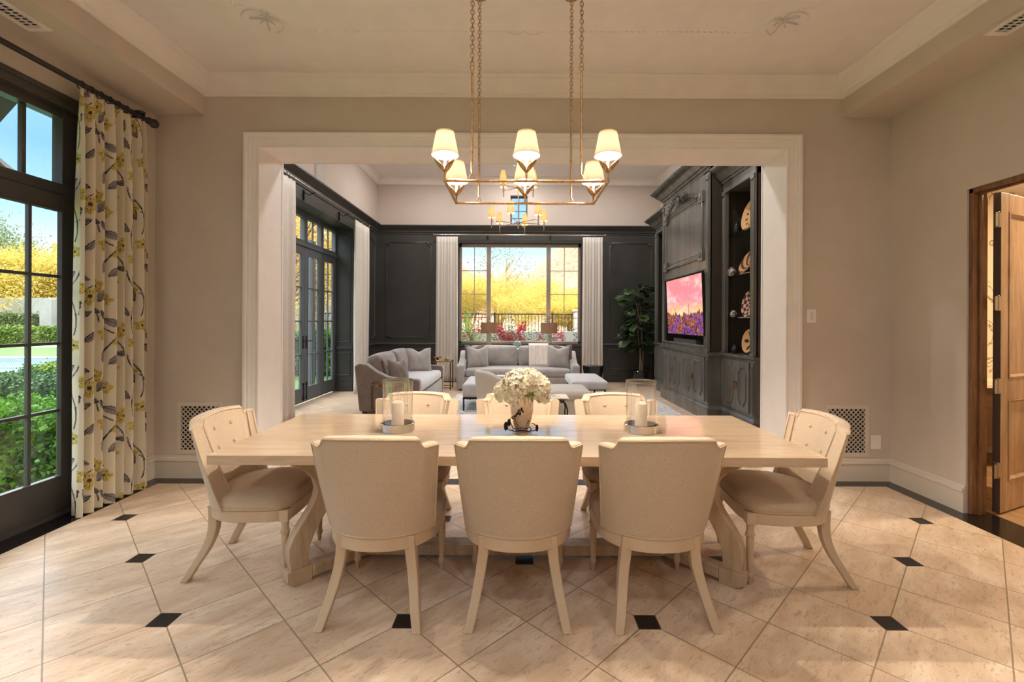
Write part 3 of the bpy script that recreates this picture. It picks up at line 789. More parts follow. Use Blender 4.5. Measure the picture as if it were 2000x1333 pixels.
b.build('black_twig', m_iron, VS)
# hydrangea bouquet
def florets(name, blobs, n, size, mat_, parent=None, petals=4, pull=.85):
    V_, F_ = [], []
    for k in range(n):
        c, r = blobs[rng.integers(len(blobs))]
        d = rng.normal(size=3); d /= np.linalg.norm(d)
        if d[2] < -.75: d[2] *= -.5; d /= np.linalg.norm(d)
        p = np.array(c)+d*np.array(r)*rng.uniform(pull, 1.03)
        n3 = Vector(d+rng.normal(size=3)*.25).normalized(); u = n3.orthogonal().normalized(); u.rotate(Matrix.Rotation(rng.uniform(0, 6.3), 3, n3)); w_ = n3.cross(u)
        P = Vector(p); s = size*rng.uniform(.75, 1.2)
        for q in range(petals):
            a = 2*PI*q/petals; ca = u*math.cos(a)+w_*math.sin(a); cb = n3.cross(ca)
            o = len(V_)
            V_ += [P, P+ca*s*.55+cb*s*.42+n3*s*.16, P+ca*s*1.0+n3*s*rng.uniform(.05, .4), P+ca*s*.55-cb*s*.42+n3*s*.16]
            F_.append((o, o+1, o+2, o+3))
    b = MB(); b.add(V_, F_); return b.build(name, mat_, parent, recalc=False)
bo = thing('hydrangea_bouquet', 'bunch of creamy white hydrangeas standing in the silvered vase', 'flowers', (.035, 2.89, .76))
heads = [((-.085, -.01, .245), (.085, .08, .075)), ((-.03, -.05, .30), (.09, .08, .085)), ((.045, -.02, .315), (.085, .085, .075)), ((.10, .0, .27), (.075, .08, .08)), ((-.01, .05, .30), (.09, .08, .08)), ((.05, -.01, .26), (.08, .05, .06)), ((.13, .01, .215), (.045, .05, .05)), ((-.04, -.03, .22), (.07, .07, .05))]
for hc, hr in heads[:5]+heads[6:]:
    f = florets('flower_head', [(hc, hr)], int(620*hr[0]/.085), .0125, m_petal, bo)
b = MB(); b.tube([(.045, -.06, .27), (.05, -.04, .2), (.02, 0, .1)], .004, 6)
for a in (0, .9, 2.0, 3.4): 
    c_ = Vector((.052, -.08, .235)); dx = Vector((math.cos(a), -.2, math.sin(a)*.8))*.026
    b.add([c_, c_+dx*.5+Vector((0, 0, .011)), c_+dx, c_+dx*.5-Vector((0, 0, .011))], [(0, 1, 2, 3)])
b.build('leaves', m_green, bo)
b = MB()
for k in range(6):
    a = k*1.05; b.tube([(.012*math.cos(a), .012*math.sin(a), .03), (.05*math.cos(a), .04*math.sin(a), .24)], .0035, 6)
b.build('stems', m_green, bo)

# ------------------------------------------------------------------ dining chandelier
CH = thing('rectangular_chandelier', 'rectangular gold chandelier with six ivory shades hanging by four chains over the dining table', 'chandelier', (.052, 2.90, 2.236))
hx, hy = .462, .25
b = MB(); b.tube([(-hx, -hy, 0), (hx, -hy, 0), (hx, hy, 0), (-hx, hy, 0)], .0085, 8, closed=True)
for x, y in ((-hx, -hy), (hx, -hy), (hx, hy), (-hx, hy)): b.sphere((x, y, 0), .011, 10, 8)
b = MB()
for a_, c_ in (((-hx, -hy), (hx, -hy)), ((hx, -hy), (hx, hy)), ((hx, hy), (-hx, hy)), ((-hx, hy), (-hx, -hy))):
    b.tube([(a_[0], a_[1], 0), (c_[0], c_[1], 0)], .0085, 10)
for x, y in ((-hx, -hy), (hx, -hy), (hx, hy), (-hx, hy)): b.sphere((x, y, 0), .0105, 10, 8)
b.build('frame', m_gold, CH)
def link(b, c, r1, r2, th, ang):
    pts = []
    for i in range(14):
        a = 2*PI*i/14; x = r1*math.cos(a); z = r2*math.sin(a)
        pts.append((c[0]+x*math.cos(ang), c[1]+x*math.sin(ang), c[2]+z))
    b.tube(pts, th, 6, closed=True)
for sx in (-1, 1):
    for sy in (-1, 1):
        x, y = sx*.31, sy*hy; zt = .63
        b = MB(); link(b, (x, y, .016), .014, .02, .003, 0); link(b, (x, y, .042), .010, .014, .0028, PI/2)
        b.tube([(x, y, .05), (x, y, zt)], .0068, 10); link(b, (x, y, zt+.012), .011, .014, .0028, 0)
        b.build('hanging_rod', m_gold, CH)
        b = MB(); z = zt+.034; k = 0
        while z < ZC-2.236-.0: link(b, (x, y, z), .0105, .0165, .0026, PI/2*(k % 2)+.3); z += .0245; k += 1
        b.build('chain', m_gold, CH)
        b = MB(); b.lathe([(.0, 0), (.05, 0), (.055, -.008), (.03, -.024), (0, -.026)], 20, (x, y, ZC-2.236), cap=False); b.build('canopy', m_gold, CH)
def leafshape(b, base, d, up, L, W):
    # cupped embossed leaf
    d = Vector(d).normalized(); up = Vector(up).normalized(); s = d.cross(up).normalized(); n = s.cross(d).normalized()
    def fn(u, v):
        w_ = W*math.sin(PI*min(1, u*.97+.03))**.8*(1-.25*u); x = (v-.5)*2
        return tuple(Vector(base)+d*(L*u)+s*(w_*x)+n*(.10*L*u*u+.14*L*x*x-.02*L*math.sin(14*u+abs(x)*5)*.3))
    b.grid(fn, 9, 7)
for ix in (-1, 0, 1):
    for iy in (-1, 1):
        x, y = ix*hx, iy*hy
        b = MB(); b.tube([(x, y, 0), (x, y, .06)], .006, 8); b.lathe([(.004, .05), (.012, .058), (.013, .066), (.010, .07)], 12, (x, y, 0)); st = b.build('stem', m_gold, CH)
        b = MB()
        for a, sc_ in ((-.62, 1), (PI+.62, 1), (.9, .62), (PI-.9, .62)):
            d = (math.cos(a)*1.0, math.sin(a)*.7, .80)
            leafshape(b, (x+.006*math.cos(a), y+.006*math.sin(a), .048), d, (0, 0, 1), .084*sc_, .024*sc_)
        b.build('leaf_cluster', m_gold, st, solid=.003)
        MB().lathe([(.0075, .065), (.0075, .176), (.006, .179)], 16, (x, y, 0)).build('candle_sleeve', m_wax, CH)
        b = MB(); b.lathe([(.0765, .145), (.051, .278), (.0498, .278), (.0753, .145), (.0765, .145)], 40, (x, y, 0), cap=False); sh = b.build('lamp_shade', m_shade, CH)
        MB().lathe([(0, .268), (.051, .268), (.051, .270), (0, .270)], 32, (x, y, 0), cap=False).build('diffuser', m_lightcap, sh)  # translucent cap added to hold back the bulb's bright spot on the ceiling
        b = MB(); b.lathe([(.0768, .1445), (.0762, .149), (.0750, .149), (.0750, .1445), (.0768, .1445)], 40, (x, y, 0), cap=False); b.build('shade_trim', m_piping, sh)
        MB().sphere((x, y, .203), (.019, .019, .024), 16, 10).build('bulb', m_bulb, CH)

# ------------------------------------------------------------------ living-room chandelier
C2 = thing('two_tier_chandelier', 'silver two-tier chandelier with small honey shades hanging in the living room', 'chandelier', (.02, 8.1, 3.15))
b = MB(); b.tube([(0, 0, -.08), (0, 0, 1.45)], .008, 8); b.sphere((0, 0, -.09), .014, 10, 8); b.lathe([(.03, -.03), (.035, 0), (.03, .03)], 12); b.lathe([(.03, .60), (.035, .63), (.03, .66)], 12)
b.tube([(0, 0, 1.45), (0, 0, LZ-3.15)], .004, 6); b.lathe([(.0, LZ-3.15-.03), (.05, LZ-3.15-.02), (.06, LZ-3.15)], 16, cap=False)
b.build('stem', m_silver, C2)
for tier, (Rr, z, n, ph) in enumerate(((.47, 0, 6, .26), (.30, .60, 6, .52))):
    for k in range(n):
        a = ph+k*2*PI/n; cx, cy = math.cos(a), math.sin(a)
        b = MB(); b.tube([(0, 0, z), (cx*Rr, cy*Rr, z+.0)], .0065, 6); b.lathe([(.003, -.12), (.008, -.10), (.010, -.05), (.012, 0), (.010, .09)], 10, (cx*Rr, cy*Rr, z)); b.build('arm', m_silver, C2)
        b = MB(); b.lathe([(.068, .06), (.034, .26), (.033, .26), (.067, .06), (.068, .06)], 20, (cx*Rr, cy*Rr, z), cap=False); b.build('lamp_shade', m_shade_gold, C2)
        MB().sphere((cx*Rr, cy*Rr, z+.15), (.01, .01, .02), 8, 6).build('bulb', m_bulb2, C2)

# ------------------------------------------------------------------ recessed ceiling lights; the dining room ones are unseen, added as fill
def can_or_fill_light(x, y, z, W, label, col=(1, .985, .975)):
    T = thing('recessed_or_fill_light', label, 'ceiling light', (x, y, z), group='recessed ceiling lights in the '+('dining room, unseen and added for fill' if 'dining' in label else 'other rooms'))
    MB().lathe([(.062, 0), (.085, 0), (.085, -.006), (.062, -.004), (.062, 0)], 24, cap=False).build('trim_ring', m_trim, T)
    L = bpy.data.lights.new('can', 'AREA'); L.shape = 'DISK'; L.size = .12; L.energy = W; L.color = col
    lo = bpy.data.objects.new('can', L); COL.objects.link(lo); lo.parent = T; lo.location = (0, 0, -.004)
for x, y, where in ((-2.0, .3, 'over the first glass door from the viewer'), (.05, .3, 'straight above the viewer'), (2.1, .3, 'before the wooden doorway'), (-2.0, -1.8, 'in the rear corner on the window side'), (.05, -1.8, 'at the middle of the rear wall'), (2.1, -1.8, 'in the rear corner on the doorway side')):
    can_or_fill_light(x, y, ZC, FILL_W, 'unseen recessed dining room downlight added for fill, '+where)
for x, y, where in ((-1.9, 6.0, 'above the near end of the french doors'), (0, 5.8, 'above the curved armchair'), (1.9, 6.0, 'above the glass-shelved display cabinet'), (-1.9, 9.6, 'above the far end of the taupe sofa'), (0, 10.2, 'above the window sofa'), (1.9, 9.6, 'above the far narrow cabinet')):
    can_or_fill_light(x, y, LZ, 23, 'white recessed living room downlight '+where)
can_or_fill_light(4.7, 3.6, 2.9, 45, 'white recessed downlight in the small room behind the wooden door', (1, .78, .5))

# ------------------------------------------------------------------ curtains and rods
def paint_floral(U, Vh, nu, nv):
    """floral print on the unfolded cloth, U x Vh metres -> colour per grid vertex"""
    img = np.empty((nu, nv, 3)); img[:] = srgb(232, 222, 200)[:3]
    uu, vv = np.meshgrid(np.linspace(0, U, nu), np.linspace(0, Vh, nv), indexing='ij')
    yel, yel2, gry, dkg, blk = [np.array(srgb(*c)[:3]) for c in ((226, 202, 96), (176, 158, 84), (150, 142, 140), (96, 88, 92), (36, 32, 36))]
    def mixin(mask, c, a=1.0): img[mask] = img[mask]*(1-a)+c*a
    def win(x, y, r):
        i0, i1 = int(max(0, (x-r)/U*nu)), int(min(nu, (x+r)/U*nu+1)); j0, j1 = int(max(0, (y-r)/Vh*nv)), int(min(nv, (y+r)/Vh*nv+1))
        return slice(i0, i1), slice(j0, j1)
    def region(x, y, r, fn):
        s = win(x, y, r); X = uu[s]-x; Y = vv[s]-y
        if X.size == 0: return
        sub = img[s]; fn(X, Y, sub); img[s] = sub
    def flower(x, y, r, rot):
        def fn(X, Y, sub):
            rr = np.hypot(X, Y)/r; ph = np.arctan2(Y, X)+rot
            pet = rr < (.62+.38*np.abs(np.cos(2.5*ph)))
            sub[pet] = sub[pet]*.15+yel*.85
            sub[pet & (rr > .55) & (np.cos(5*ph+1) > .2)] = yel2*.5+yel*.5
            st = (rr < .62) & (np.abs(np.sin(6*ph+rr*2)) < .28) & (rr > .12); sub[st] = dkg
            sub[(rr < .2)] = dkg*.6+blk*.4
            pt = (np.abs(rr-.62) < .05) & (np.abs(np.sin(6*ph+rr*2)) < .5); sub[pt] = dkg
        region(x, y, r*1.05, fn)
    def leaf(x, y, L, W, a, c=gry):
        def fn(X, Y, sub):
            s = (X*math.cos(a)+Y*math.sin(a))/L; t = (-X*math.sin(a)+Y*math.cos(a))-.25*L*s*(1-s)
            w_ = W*np.sin(np.clip(s, 0, 1)*PI)**.8
            m = (s > 0) & (s < 1) & (np.abs(t) < w_); sub[m] = c
            e = m & ((t < -w_+.006) | (np.abs(t+.1*w_) < .002)); sub[e] = blk
            e = m & (t > w_-.003); sub[e] = dkg
        region(x, y, L*1.05, fn)
    def stem(x, y, L, a, curl):
        px, py, ang = x, y, a
        for i in range(int(L/.004)):
            px += .004*math.cos(ang); py += .004*math.sin(ang); ang += curl*.004
            wd = .0045 if i % 40 < 30 else .006
            region(px, py, .008, lambda X, Y, sub: sub.__setitem__(np.hypot(X, Y) < wd, dkg if (i//9) % 3 else blk))
        return px, py, ang
    rx, ry = .62, .68
    for i in range(-1, int(U/rx)+2):
        for j in range(-1, int(Vh/ry)+2):
            x0 = i*rx+.1; y0 = j*ry+(.34 if i % 2 else 0)
            px, py, an = stem(x0+.05, y0-.05, .42, 1.9, -3.2)
            stem(x0+.33, y0+.10, .30, 1.2, 3.5); stem(x0+.10, y0+.30, .2, 2.6, -5)
            leaf(x0+.02, y0+.10, .14, .032, 2.3); leaf(x0+.07, y0+.06, .12, .028, .6); leaf(x0+.30, y0+.22, .15, .034, 1.9); leaf(x0+.36, y0+.14, .10, .022, -.2, dkg*.5+gry*.5)
            leaf(x0+.16, y0+.36, .13, .03, 2.7); leaf(x0+.20, y0-.02, .11, .024, 4.0); leaf(x0+.48, y0+.42, .13, .026, 1.2); leaf(x0+.52, y0+.06, .10, .02, 2.2, dkg*.6+gry*.4)
            leaf(x0+.44, y0+.20, .12, .03, .9); leaf(x0-.04, y0+.22, .11, .026, 1.5, dkg*.4+gry*.6); stem(x0+.45, y0+.05, .28, 1.7, 2.6)
            flower(x0+.34, y0+.02, .05, 1.0); flower(x0+.16, y0+.24, .072, .3); flower(x0+.26, y0+.32, .058, 1.2); flower(x0+.42, y0+.32, .066, 2.0); flower(x0+.50, y0-.04, .06, .8); flower(x0+.05, y0-.12, .05, 2.4)
    return img
def curtain(name, label, f, u0, u1, z0, z1, folds, amp, m, group=None, cat='curtain', floral=False, nu=None, taper=.03):
    """f(u, off, z) -> xyz ; u along the rod"""
    nv = 560 if floral else 24; nu = 420 if floral else folds*14
    W = u1-u0; ph = [rng.uniform(-.5, .5) for _ in range(4)]
    def off(s, t):
        pinch = .55+.45*(1-math.exp(-(1-t)*9)) if not floral else .45+.55*(1-math.exp(-(1-t)*7))
        a = 2*PI*folds*s+.5*math.sin(3.1*s*2*PI+ph[0])+.25*math.sin(2.0*t+ph[1]+5*s)
        k = .75+.25*math.sin(5*s*PI+ph[2])
        return amp*pinch*k*(math.sin(a)+.22*math.sin(2*a+.7)), .0016*math.cos(a*1.0)
    V_ = np.empty((nu, nv, 3))
    for i in range(nu):
        s = i/(nu-1)
        for j in range(nv):
            t = j/(nv-1); o, dw = off(s, t)
            a = 2*PI*folds*s
            us = u0+W*(s)+taper*(s-.5)*(1-t)*2*.5+.012*math.cos(a)*W
            V_[i, j] = f(us, o+.006*math.sin(7*t+9*s)*(1-t), z0+(z1-z0)*t)
    me = bpy.data.meshes.new(name)
    n = nu*nv; me.vertices.add(n); me.vertices.foreach_set('co', V_.reshape(-1))
    I, J = np.meshgrid(np.arange(nu-1), np.arange(nv-1), indexing='ij')
    q = np.stack([I*nv+J, (I+1)*nv+J, (I+1)*nv+J+1, I*nv+J+1], -1).reshape(-1)
    nf = (nu-1)*(nv-1); me.loops.add(nf*4); me.loops.foreach_set('vertex_index', q.astype(np.int32))
    me.polygons.add(nf); me.polygons.foreach_set('loop_start', np.arange(0, nf*4, 4, dtype=np.int32)); me.polygons.foreach_set('use_smooth', np.ones(nf, dtype=bool))
    me.update(); me.validate()
    if floral:
        img = paint_floral(1.9, z1-z0, nu, nv); c = np.ones((n, 4), dtype=np.float32); c[:, :3] = img.reshape(-1, 3)
        at = me.color_attributes.new('print', 'FLOAT_COLOR', 'POINT'); at.data.foreach_set('color', c.reshape(-1))
    me.materials.append(m); o = bpy.data.objects.new(name, me); COL.objects.link(o)
    md = o.modifiers.new('s', 'SOLIDIFY'); md.thickness = .004
    return tag(o, label, cat, group)
t = NT('floral_print_linen'); at = t.new('Attribute', attribute_name='print'); n = t.noise(t.coord('Object'), 300, 3)
b_ = t.new('BsdfPrincipled', {'Base Color': at.outputs[0], 'Roughness': .9, 'Specular IOR Level': .2, 'Normal': t.bump(n.outputs[0], .15, .001)})
tr = t.new('BsdfTranslucent', {0: at.outputs[0]}); ms = t.new('MixShader', {0: .22, 1: b_, 2: tr}); t.l.new(ms.outputs[0], t.out.inputs[0]); m_floral = t.m
t = NT('sheer_ivory'); v = t.coord('Object', (1, 1, .2)); n = t.noise(v, 90, 3)
c = t.ramp(n.outputs[0], [(.3, srgb(232, 225, 216)), (.7, srgb(242, 236, 228))])
b_ = t.new('BsdfPrincipled', {'Base Color': c, 'Roughness': .9, 'Specular IOR Level': .2}); tr = t.new('BsdfTranslucent', {0: c}); ms = t.new('MixShader', {0: .3, 1: b_, 2: tr}); t.l.new(ms.outputs[0], t.out.inputs[0]); m_sheer = t.m
curtain('floral_curtain', 'floor-length cream curtain printed with yellow flowers and grey leaves beside the left glass doors', lambda u, o, z: (-3.17+o, u, z), 3.37, 3.965, .012, 3.115, 7, .058, m_floral, floral=True, taper=.05)
RDx = thing('curtain_rod', 'dark metal curtain rod with ball finial above the left glass doors', 'curtain rod', (-3.17, 0, 3.15))
MB().tube([(0, -1.9, 0), (0, 4.02, 0)], .019, 16).build('rod', m_rod, RDx)
b = MB(); b.lathe([(.019, 0), (.03, .008), (.03, .02), (.018, .028), (.034, .05), (.04, .07), (.034, .09), (.012, .104), (0, .106)], 18, M=Matrix.Translation((0, 4.0, 0)) @ Matrix.Rotation(-PI/2, 4, 'X'), cap=False); b.build('finial', m_rod, RDx)
for yy in (3.93, .9): 
    b = MB(); b.lathe([(0, 0), (.045, 0), (.045, .008), (.012, .016), (.012, .12)], 18, M=Matrix.Translation((-.13, yy, 0)) @ Matrix.Rotation(PI/2, 4, 'Y'), cap=False); b.lathe([(.03, 0), (.034, .02), (0, .035)], 16, (0, yy, .02), cap=False); b.build('bracket', m_rod, RDx)
for k in range(8):
    yy = 3.39+k*.078
    MB().tube([(.027*math.cos(a), yy, -.006+.027*math.sin(a)) for a in [i*2*PI/16 for i in range(16)]], .004, 6, closed=True).build('ring', m_rod, RDx)
# living room white curtains
fl = lambda u, o, z: (-3.13+o, u, z); fb = lambda u, o, z: (u, 11.0+o, z)
GC = 'ivory living room curtains'
curtain('ivory_curtain', 'ivory curtain at the near side of the french doors, beside the white opening', fl, 5.70, 6.56, .02, 3.40, 7, .032, m_sheer, GC)
curtain('ivory_curtain', 'ivory curtain at the far side of the french doors, beside the panelled corner', fl, 9.02, 9.86, .02, 3.40, 7, .032, m_sheer, GC)
curtain('ivory_curtain', 'ivory curtain hanging at the left of the big window behind the sofa', fb, -1.90, -1.40, .02, 3.43, 7, .022, m_sheer, GC)
curtain('ivory_curtain', 'ivory curtain hanging at the right of the big window, beside the fig tree', fb, 1.55, 2.02, .02, 3.43, 7, .022, m_sheer, GC)
def rod(label, P0, P1, wall, brs, rings):
    P0, P1 = Vector(P0), Vector(P1); d = (P1-P0).normalized(); wall = Vector(wall)
    T = thing('curtain_rod', label, 'curtain rod', P0)
    b = MB(); L = (P1-P0).length; b.tube([(0, 0, 0), tuple(d*L)], .012, 12); b.build('rod', m_silver, T)
    for q in (-.03, L+.03): MB().sphere(tuple(d*q), .026, 12, 8).build('finial', m_silver, T)
    for q in brs:
        b = MB(); c = d*q; b.tube([tuple(c), tuple(c+wall*.6+Vector((0, 0, -.05))), tuple(c+wall)], .007, 6)
        e = c+wall; b.box(e.x-.012, e.x+.012, e.y-.012, e.y+.012, -.13, .03); b.build('bracket', m_iron, T)
    for q in rings:
        c = d*q; s = wall.normalized()
        MB().tube([tuple(c+s*(.02*math.cos(a))+Vector((0, 0, -.005+.02*math.sin(a)))) for a in [i*2*PI/12 for i in range(12)]], .0035, 5, closed=True).build('ring', m_iron, T)
rod('silver curtain rod on dark brackets above the living room french doors', (-3.13, 5.72, 3.44), (-3.13, 9.86, 3.44), (-.19, 0, 0), (1.55, 3.0), [i*.095+.03 for i in range(9)]+[3.32+i*.095 for i in range(9)])
rod('silver curtain rod above the big living room window', (-1.93, 11.0, 3.475), (2.05, 11.0, 3.475), (0, .14, 0), (1.23, 2.72), [i*.06+.04 for i in range(8)]+[3.50+i*.06 for i in range(8)])

# ------------------------------------------------------------------ rug
t = NT('pale_blue_grey_rug'); v = t.coord('Object'); vo = t.new('TexVoronoi', {'Vector': v, 'Scale': 9}, feature='DISTANCE_TO_EDGE'); n = t.noise(v, 14, 5, .7)
c = t.ramp(t.math('ADD', t.math('MULTIPLY', vo.outputs[0], 1.2), t.math('MULTIPLY', n.outputs[0], .5)), [(.25, srgb(168, 172, 180)), (.4, srgb(206, 202, 198)), (.7, srgb(222, 216, 208))])
t.bsdf(**{'Base Color': c, 'Roughness': .95, 'Normal': t.bump(t.noise(v, 200, 3).outputs[0], .4, .004)})
tag(MB().box(-1.15, 2.58, 7.15, 9.15, 0, .012).build('area_rug', t.m, bevel=.004), 'pale blue-grey patterned rug on the living room floor in front of the cabinets', 'rug')

# ------------------------------------------------------------------ sofas
def pillow_mb(b, s, th, M, dent=.0, sz=None):
    sz = sz or s; N = 15
    for sg in (1, -1):
        def fn(u, v):
            x, z = 2*u-1, 2*v-1
            e = (max(0, 1-abs(x)**2.4)**.55)*(max(0, 1-abs(z)**2.4)**.55)
            px = x*(s/2)*(1-.07*(1-z*z)); pz = z*(sz/2)*(1-.07*(1-x*x))
            if z > 0: pz -= dent*math.exp(-(x/.35)**2)*z*z
            wr = .010*math.sin(9*x+4*z)*e
            return (px, sg*(th/2*e*(1-.35*dent/.1*math.exp(-(x/.3)**2)*max(0, z))+wr*.4), pz)
        b.grid(fn, N, N, M=M)
    return b
def pillow(label, loc, s, th, rz, tilt, m, dent=.05, group='sofa pillows', sz=None):
    M = Matrix.Rotation(rz, 4, 'Z') @ Matrix.Rotation(tilt, 4, 'X')
    o = pillow_mb(MB(), s, th, M, dent, sz).build('throw_pillow', m, loc=loc, recalc=False, sub=1)
    return tag(o, label, 'pillow', group)
def sofa(label, loc, rz, W, m, mseat, ncush=2):
    S = thing('sofa', label, 'sofa', loc, rz); D = .95; h = D/2; ax = W/2
    for sx in (-1, 1):
        prof = [(-h, .035), (h-.02, .035), (h+.05, .74), (h-.02, .78), (h-.14, .765), (h-.28, .66), (h-.45, .575), (h-.62, .545), (-h+.02, .535), (-h-.005, .50)]
        b = MB(); x0 = sx*ax; x1 = sx*(ax-.16)
        b.prism(prof, lambda u, v, hh: (hh+sx*.04*max(0, (v-.1))*(1.0 if abs(hh) > ax-.05 else 1), u, v), min(x0, x1), max(x0, x1)); b.build('arm', m, S, bevel=.022, seg=4)
    b = MB(); b.rbox((0, -.02, .155), (ax-.15, h-.03, .125), .012, 8); b.build('base', m, S)
    b = MB(); b.prism([(h-.16, .10), (h-.02, .10), (h+.05, .74), (h-.05, .77), (h-.10, .74)], lambda u, v, hh: (hh, u, v), -ax+.15, ax-.15); b.build('back_frame', m, S, bevel=.02, seg=3)
    b = MB(); b.rbox((0, -.06, .365), (ax-.165, h-.08, .085), .05, 12, (0, .02, .03)); b.build('seat_cushion', mseat, S)
    cw = (W-.34)/ncush
    for k in range(ncush):
        cx = -ax+.17+cw*(k+.5); M = Matrix.Translation((cx, h-.20, .665)) @ Matrix.Rotation(-.20, 4, 'X')
        b = MB(); b.rbox((0, 0, 0), (cw/2-.01, .10, .225), .07, 12, (.01, .06, .02), M=M); b.build('back_cushion', mseat if ncush < 2 else m, S, recalc=True)
    for sx in (-1, 1):
        for sy in (-1, 1): MB().box(sx*(ax-.08)-.03, sx*(ax-.08)+.03, sy*(h-.08)-.03, sy*(h-.08)+.03, 0, .045).build('leg', m_walnut, S)
    return S
sofa('long grey velvet sofa below the big window, facing the viewer', (.035, 10.09, .0), 0, 2.52, m_velvet, m_velvet)
sofa('taupe sofa seen from its end in front of the french doors', (-1.97, 8.40, .0), PI/2, 2.40, m_velvetL, m_seatgrey)
pillow('light grey pillow at the left arm of the sofa below the window', (-.83, 10.02, .665), .47, .17, .25, -.28, m_velvet)
pillow('grey pillow tucked behind the front one at the left of the window sofa', (-.92, 10.24, .71), .44, .14, .1, -.2, m_velvetL)
pillow('light grey pillow at the right arm of the sofa below the window', (.90, 10.02, .68), .47, .17, -.2, -.28, m_velvet)
pillow('grey pillow tucked behind the front one at the right of the window sofa', (1.02, 10.26, .73), .42, .14, -.1, -.2, m_velvetL)
th_ = MB()
def thf(u, v):
    x = .26+.42*(u-.5)+.22
    if v < .45: q = v/.45; return (x+.02*math.sin(9*u), 10.10+.13*q+.05*q-.012, .47+.43*q)
    q = (v-.45)/.55; a = q*PI*.55; return (x+.02*math.sin(9*u), 10.27+.20*math.sin(a)*.8, .90+.025*math.sin(a*1.6)-.10*max(0, q-.55))
th_.grid(lambda u, v: (lambda p: (p[0], p[1]-.045-.008*math.sin(30*u), p[2]+.02))(thf(u, v)), 30, 24)
o = th_.build('throw_blanket', m_curtain_w, solid=.012); tag(o, 'cream throw blanket draped over the back of the window sofa', 'blanket')
b = MB()
for k in range(22):
    x = .28+.40*k/21; b.tube([(x, 10.03, .505), (x+.003, 9.99, .475), (x, 9.97, .47)], .004, 4)
b.build('fringe', m_curtain_w, o)
# pillows on the left sofa
pillow('taupe pillow in the near corner of the left sofa', (-2.17, 7.62, .63), .44, .17, PI/2+.45, -.25, m_velvetL)
pillow('dusky taupe pillow in front of the others at the near end of the left sofa', (-1.93, 7.66, .61), .43, .17, PI/2-.55, -.2, m_velvetL)
pillow('pale grey pillow behind the near pillows of the left sofa', (-2.18, 7.95, .68), .46, .16, PI/2+.1, -.3, m_seatgrey)
pillow('grey pointed pillow at the far arm of the left sofa', (-1.90, 9.12, .68), .48, .17, .35, -.22, m_velvet, .07)

# ------------------------------------------------------------------ other living room furniture
T = thing('tray_side_table', 'small round brass-rimmed side table beside the near arm of the taupe sofa', 'side table', (-1.90, 6.92, 0))
b = MB(); b.lathe([(0, .500), (.235, .500), (.235, .512), (0, .512)], 40, cap=False); b.build('glass_top', m_clear, T)
b = MB(); b.lathe([(.235, .495), (.243, .495), (.243, .522), (.235, .522), (.235, .495)], 40, cap=False); b.build('rim', m_brass, T)
for k in range(3):
    a = PI+k*2*PI/3; MB().box(-.014, .014, -.014, .014, 0, .49, M=Matrix.Translation((.235*math.cos(a), .235*math.sin(a), 0))).build('leg', m_walnut, T, bevel=.003)
T = thing('square_side_table', 'brass-framed square side table in the corner between the two sofas', 'side table', (-1.56, 9.95, 0))
b = MB(); 
for sx in (-1, 1):
    b.box(-.19, .19, sx*.18-.012, sx*.18+.012, .575, .60); b.box(sx*.18-.012, sx*.18+.012, -.19, .19, .575, .60)
    MB().box(-.168, .168, sx*.18-.01, sx*.18+.01, .03, .05).build('stretcher', m_brass, T)
b.build('frame', m_brass, T); MB().box(-.168, .168, -.168, .168, .59, .60).build('glass_top', m_clear, T)
for sx in (-1, 1):
    for sy in (-1, 1): MB().box(sx*.18-.012, sx*.18+.012, sy*.18-.012, sy*.18+.012, 0, .575).build('leg', m_walnut, T)
b = MB(); b.lathe([(0, 0), (.05, 0), (.045, .01), (.02, .02), (.03, .04), (.085, .065), (.09, .075), (.08, .072), (.03, .05), (0, .045)], 24, cap=False)
tag(b.build('footed_bowl', m_brass, loc=(-1.66, 9.86, .60)), 'small brass footed bowl on the square side table', 'bowl')
b = MB(); b.lathe([(0, 0), (.035, 0), (.05, .02), (.05, .04), (.03, .05), (0, .05)], 20, cap=False)
tag(b.build('lidded_box', m_gold, loc=(-1.50, 10.02, .60)), 'small round brass box on the square side table', 'box')
# coffee ottoman with book
T = thing('coffee_ottoman', 'large grey upholstered ottoman on thin dark legs in the middle of the seating group', 'ottoman', (-.30, 7.95, .012))
MB().rbox((0, 0, .32), (.56, .55, .11), .045, 8, (0, 0, .012)).build('cushion', m_seatgrey, T); MB().box(-.55, .55, -.54, .54, .185, .215).build('frame', m_iron, T)
for sx in (-1, 1):
    for sy in (-1, 1): MB().box(sx*.535-.012, sx*.535+.012, sy*.525-.012, sy*.525+.012, 0, .19).build('leg', m_iron, T)
b = MB(); b.box(-.12, .12, -.085, .085, .004, .026); bk = b.build('book', m_ceil, loc=(-.22, 8.15, .463)); tag(bk, 'white book lying on the large grey ottoman', 'book')
b = MB(); b.box(-.123, .123, -.088, .088, 0, .004).box(-.123, .123, -.088, .088, .026, .030).box(-.124, -.12, -.088, .088, 0, .03); b.build('cover', m_curtain_w, bk)
# bench ottoman
T = thing('upholstered_bench', 'pale grey cushioned bench on dark metal legs in front of the cabinets', 'bench', (1.21, 8.2, .012), 0)
MB().rbox((0, 0, .385), (.30, .60, .068), .045, 8, (0, 0, .015)).build('cushion', m_seatgrey, T)
b = MB(); 
for sy in (-1, 1): b.box(-.26, .26, sy*.52-.012, sy*.52+.012, .295, .32)
for sx in (-1, 1): b.box(sx*.25-.012, sx*.25+.012, -.53, .53, .295, .32)
b.build('frame', m_iron, T)
for sx in (-1, 1):
    for sy in (-1, 1): MB().box(sx*.25-.012, sx*.25+.012, sy*.52-.012, sy*.52+.012, 0, .30).build('leg', m_iron, T)
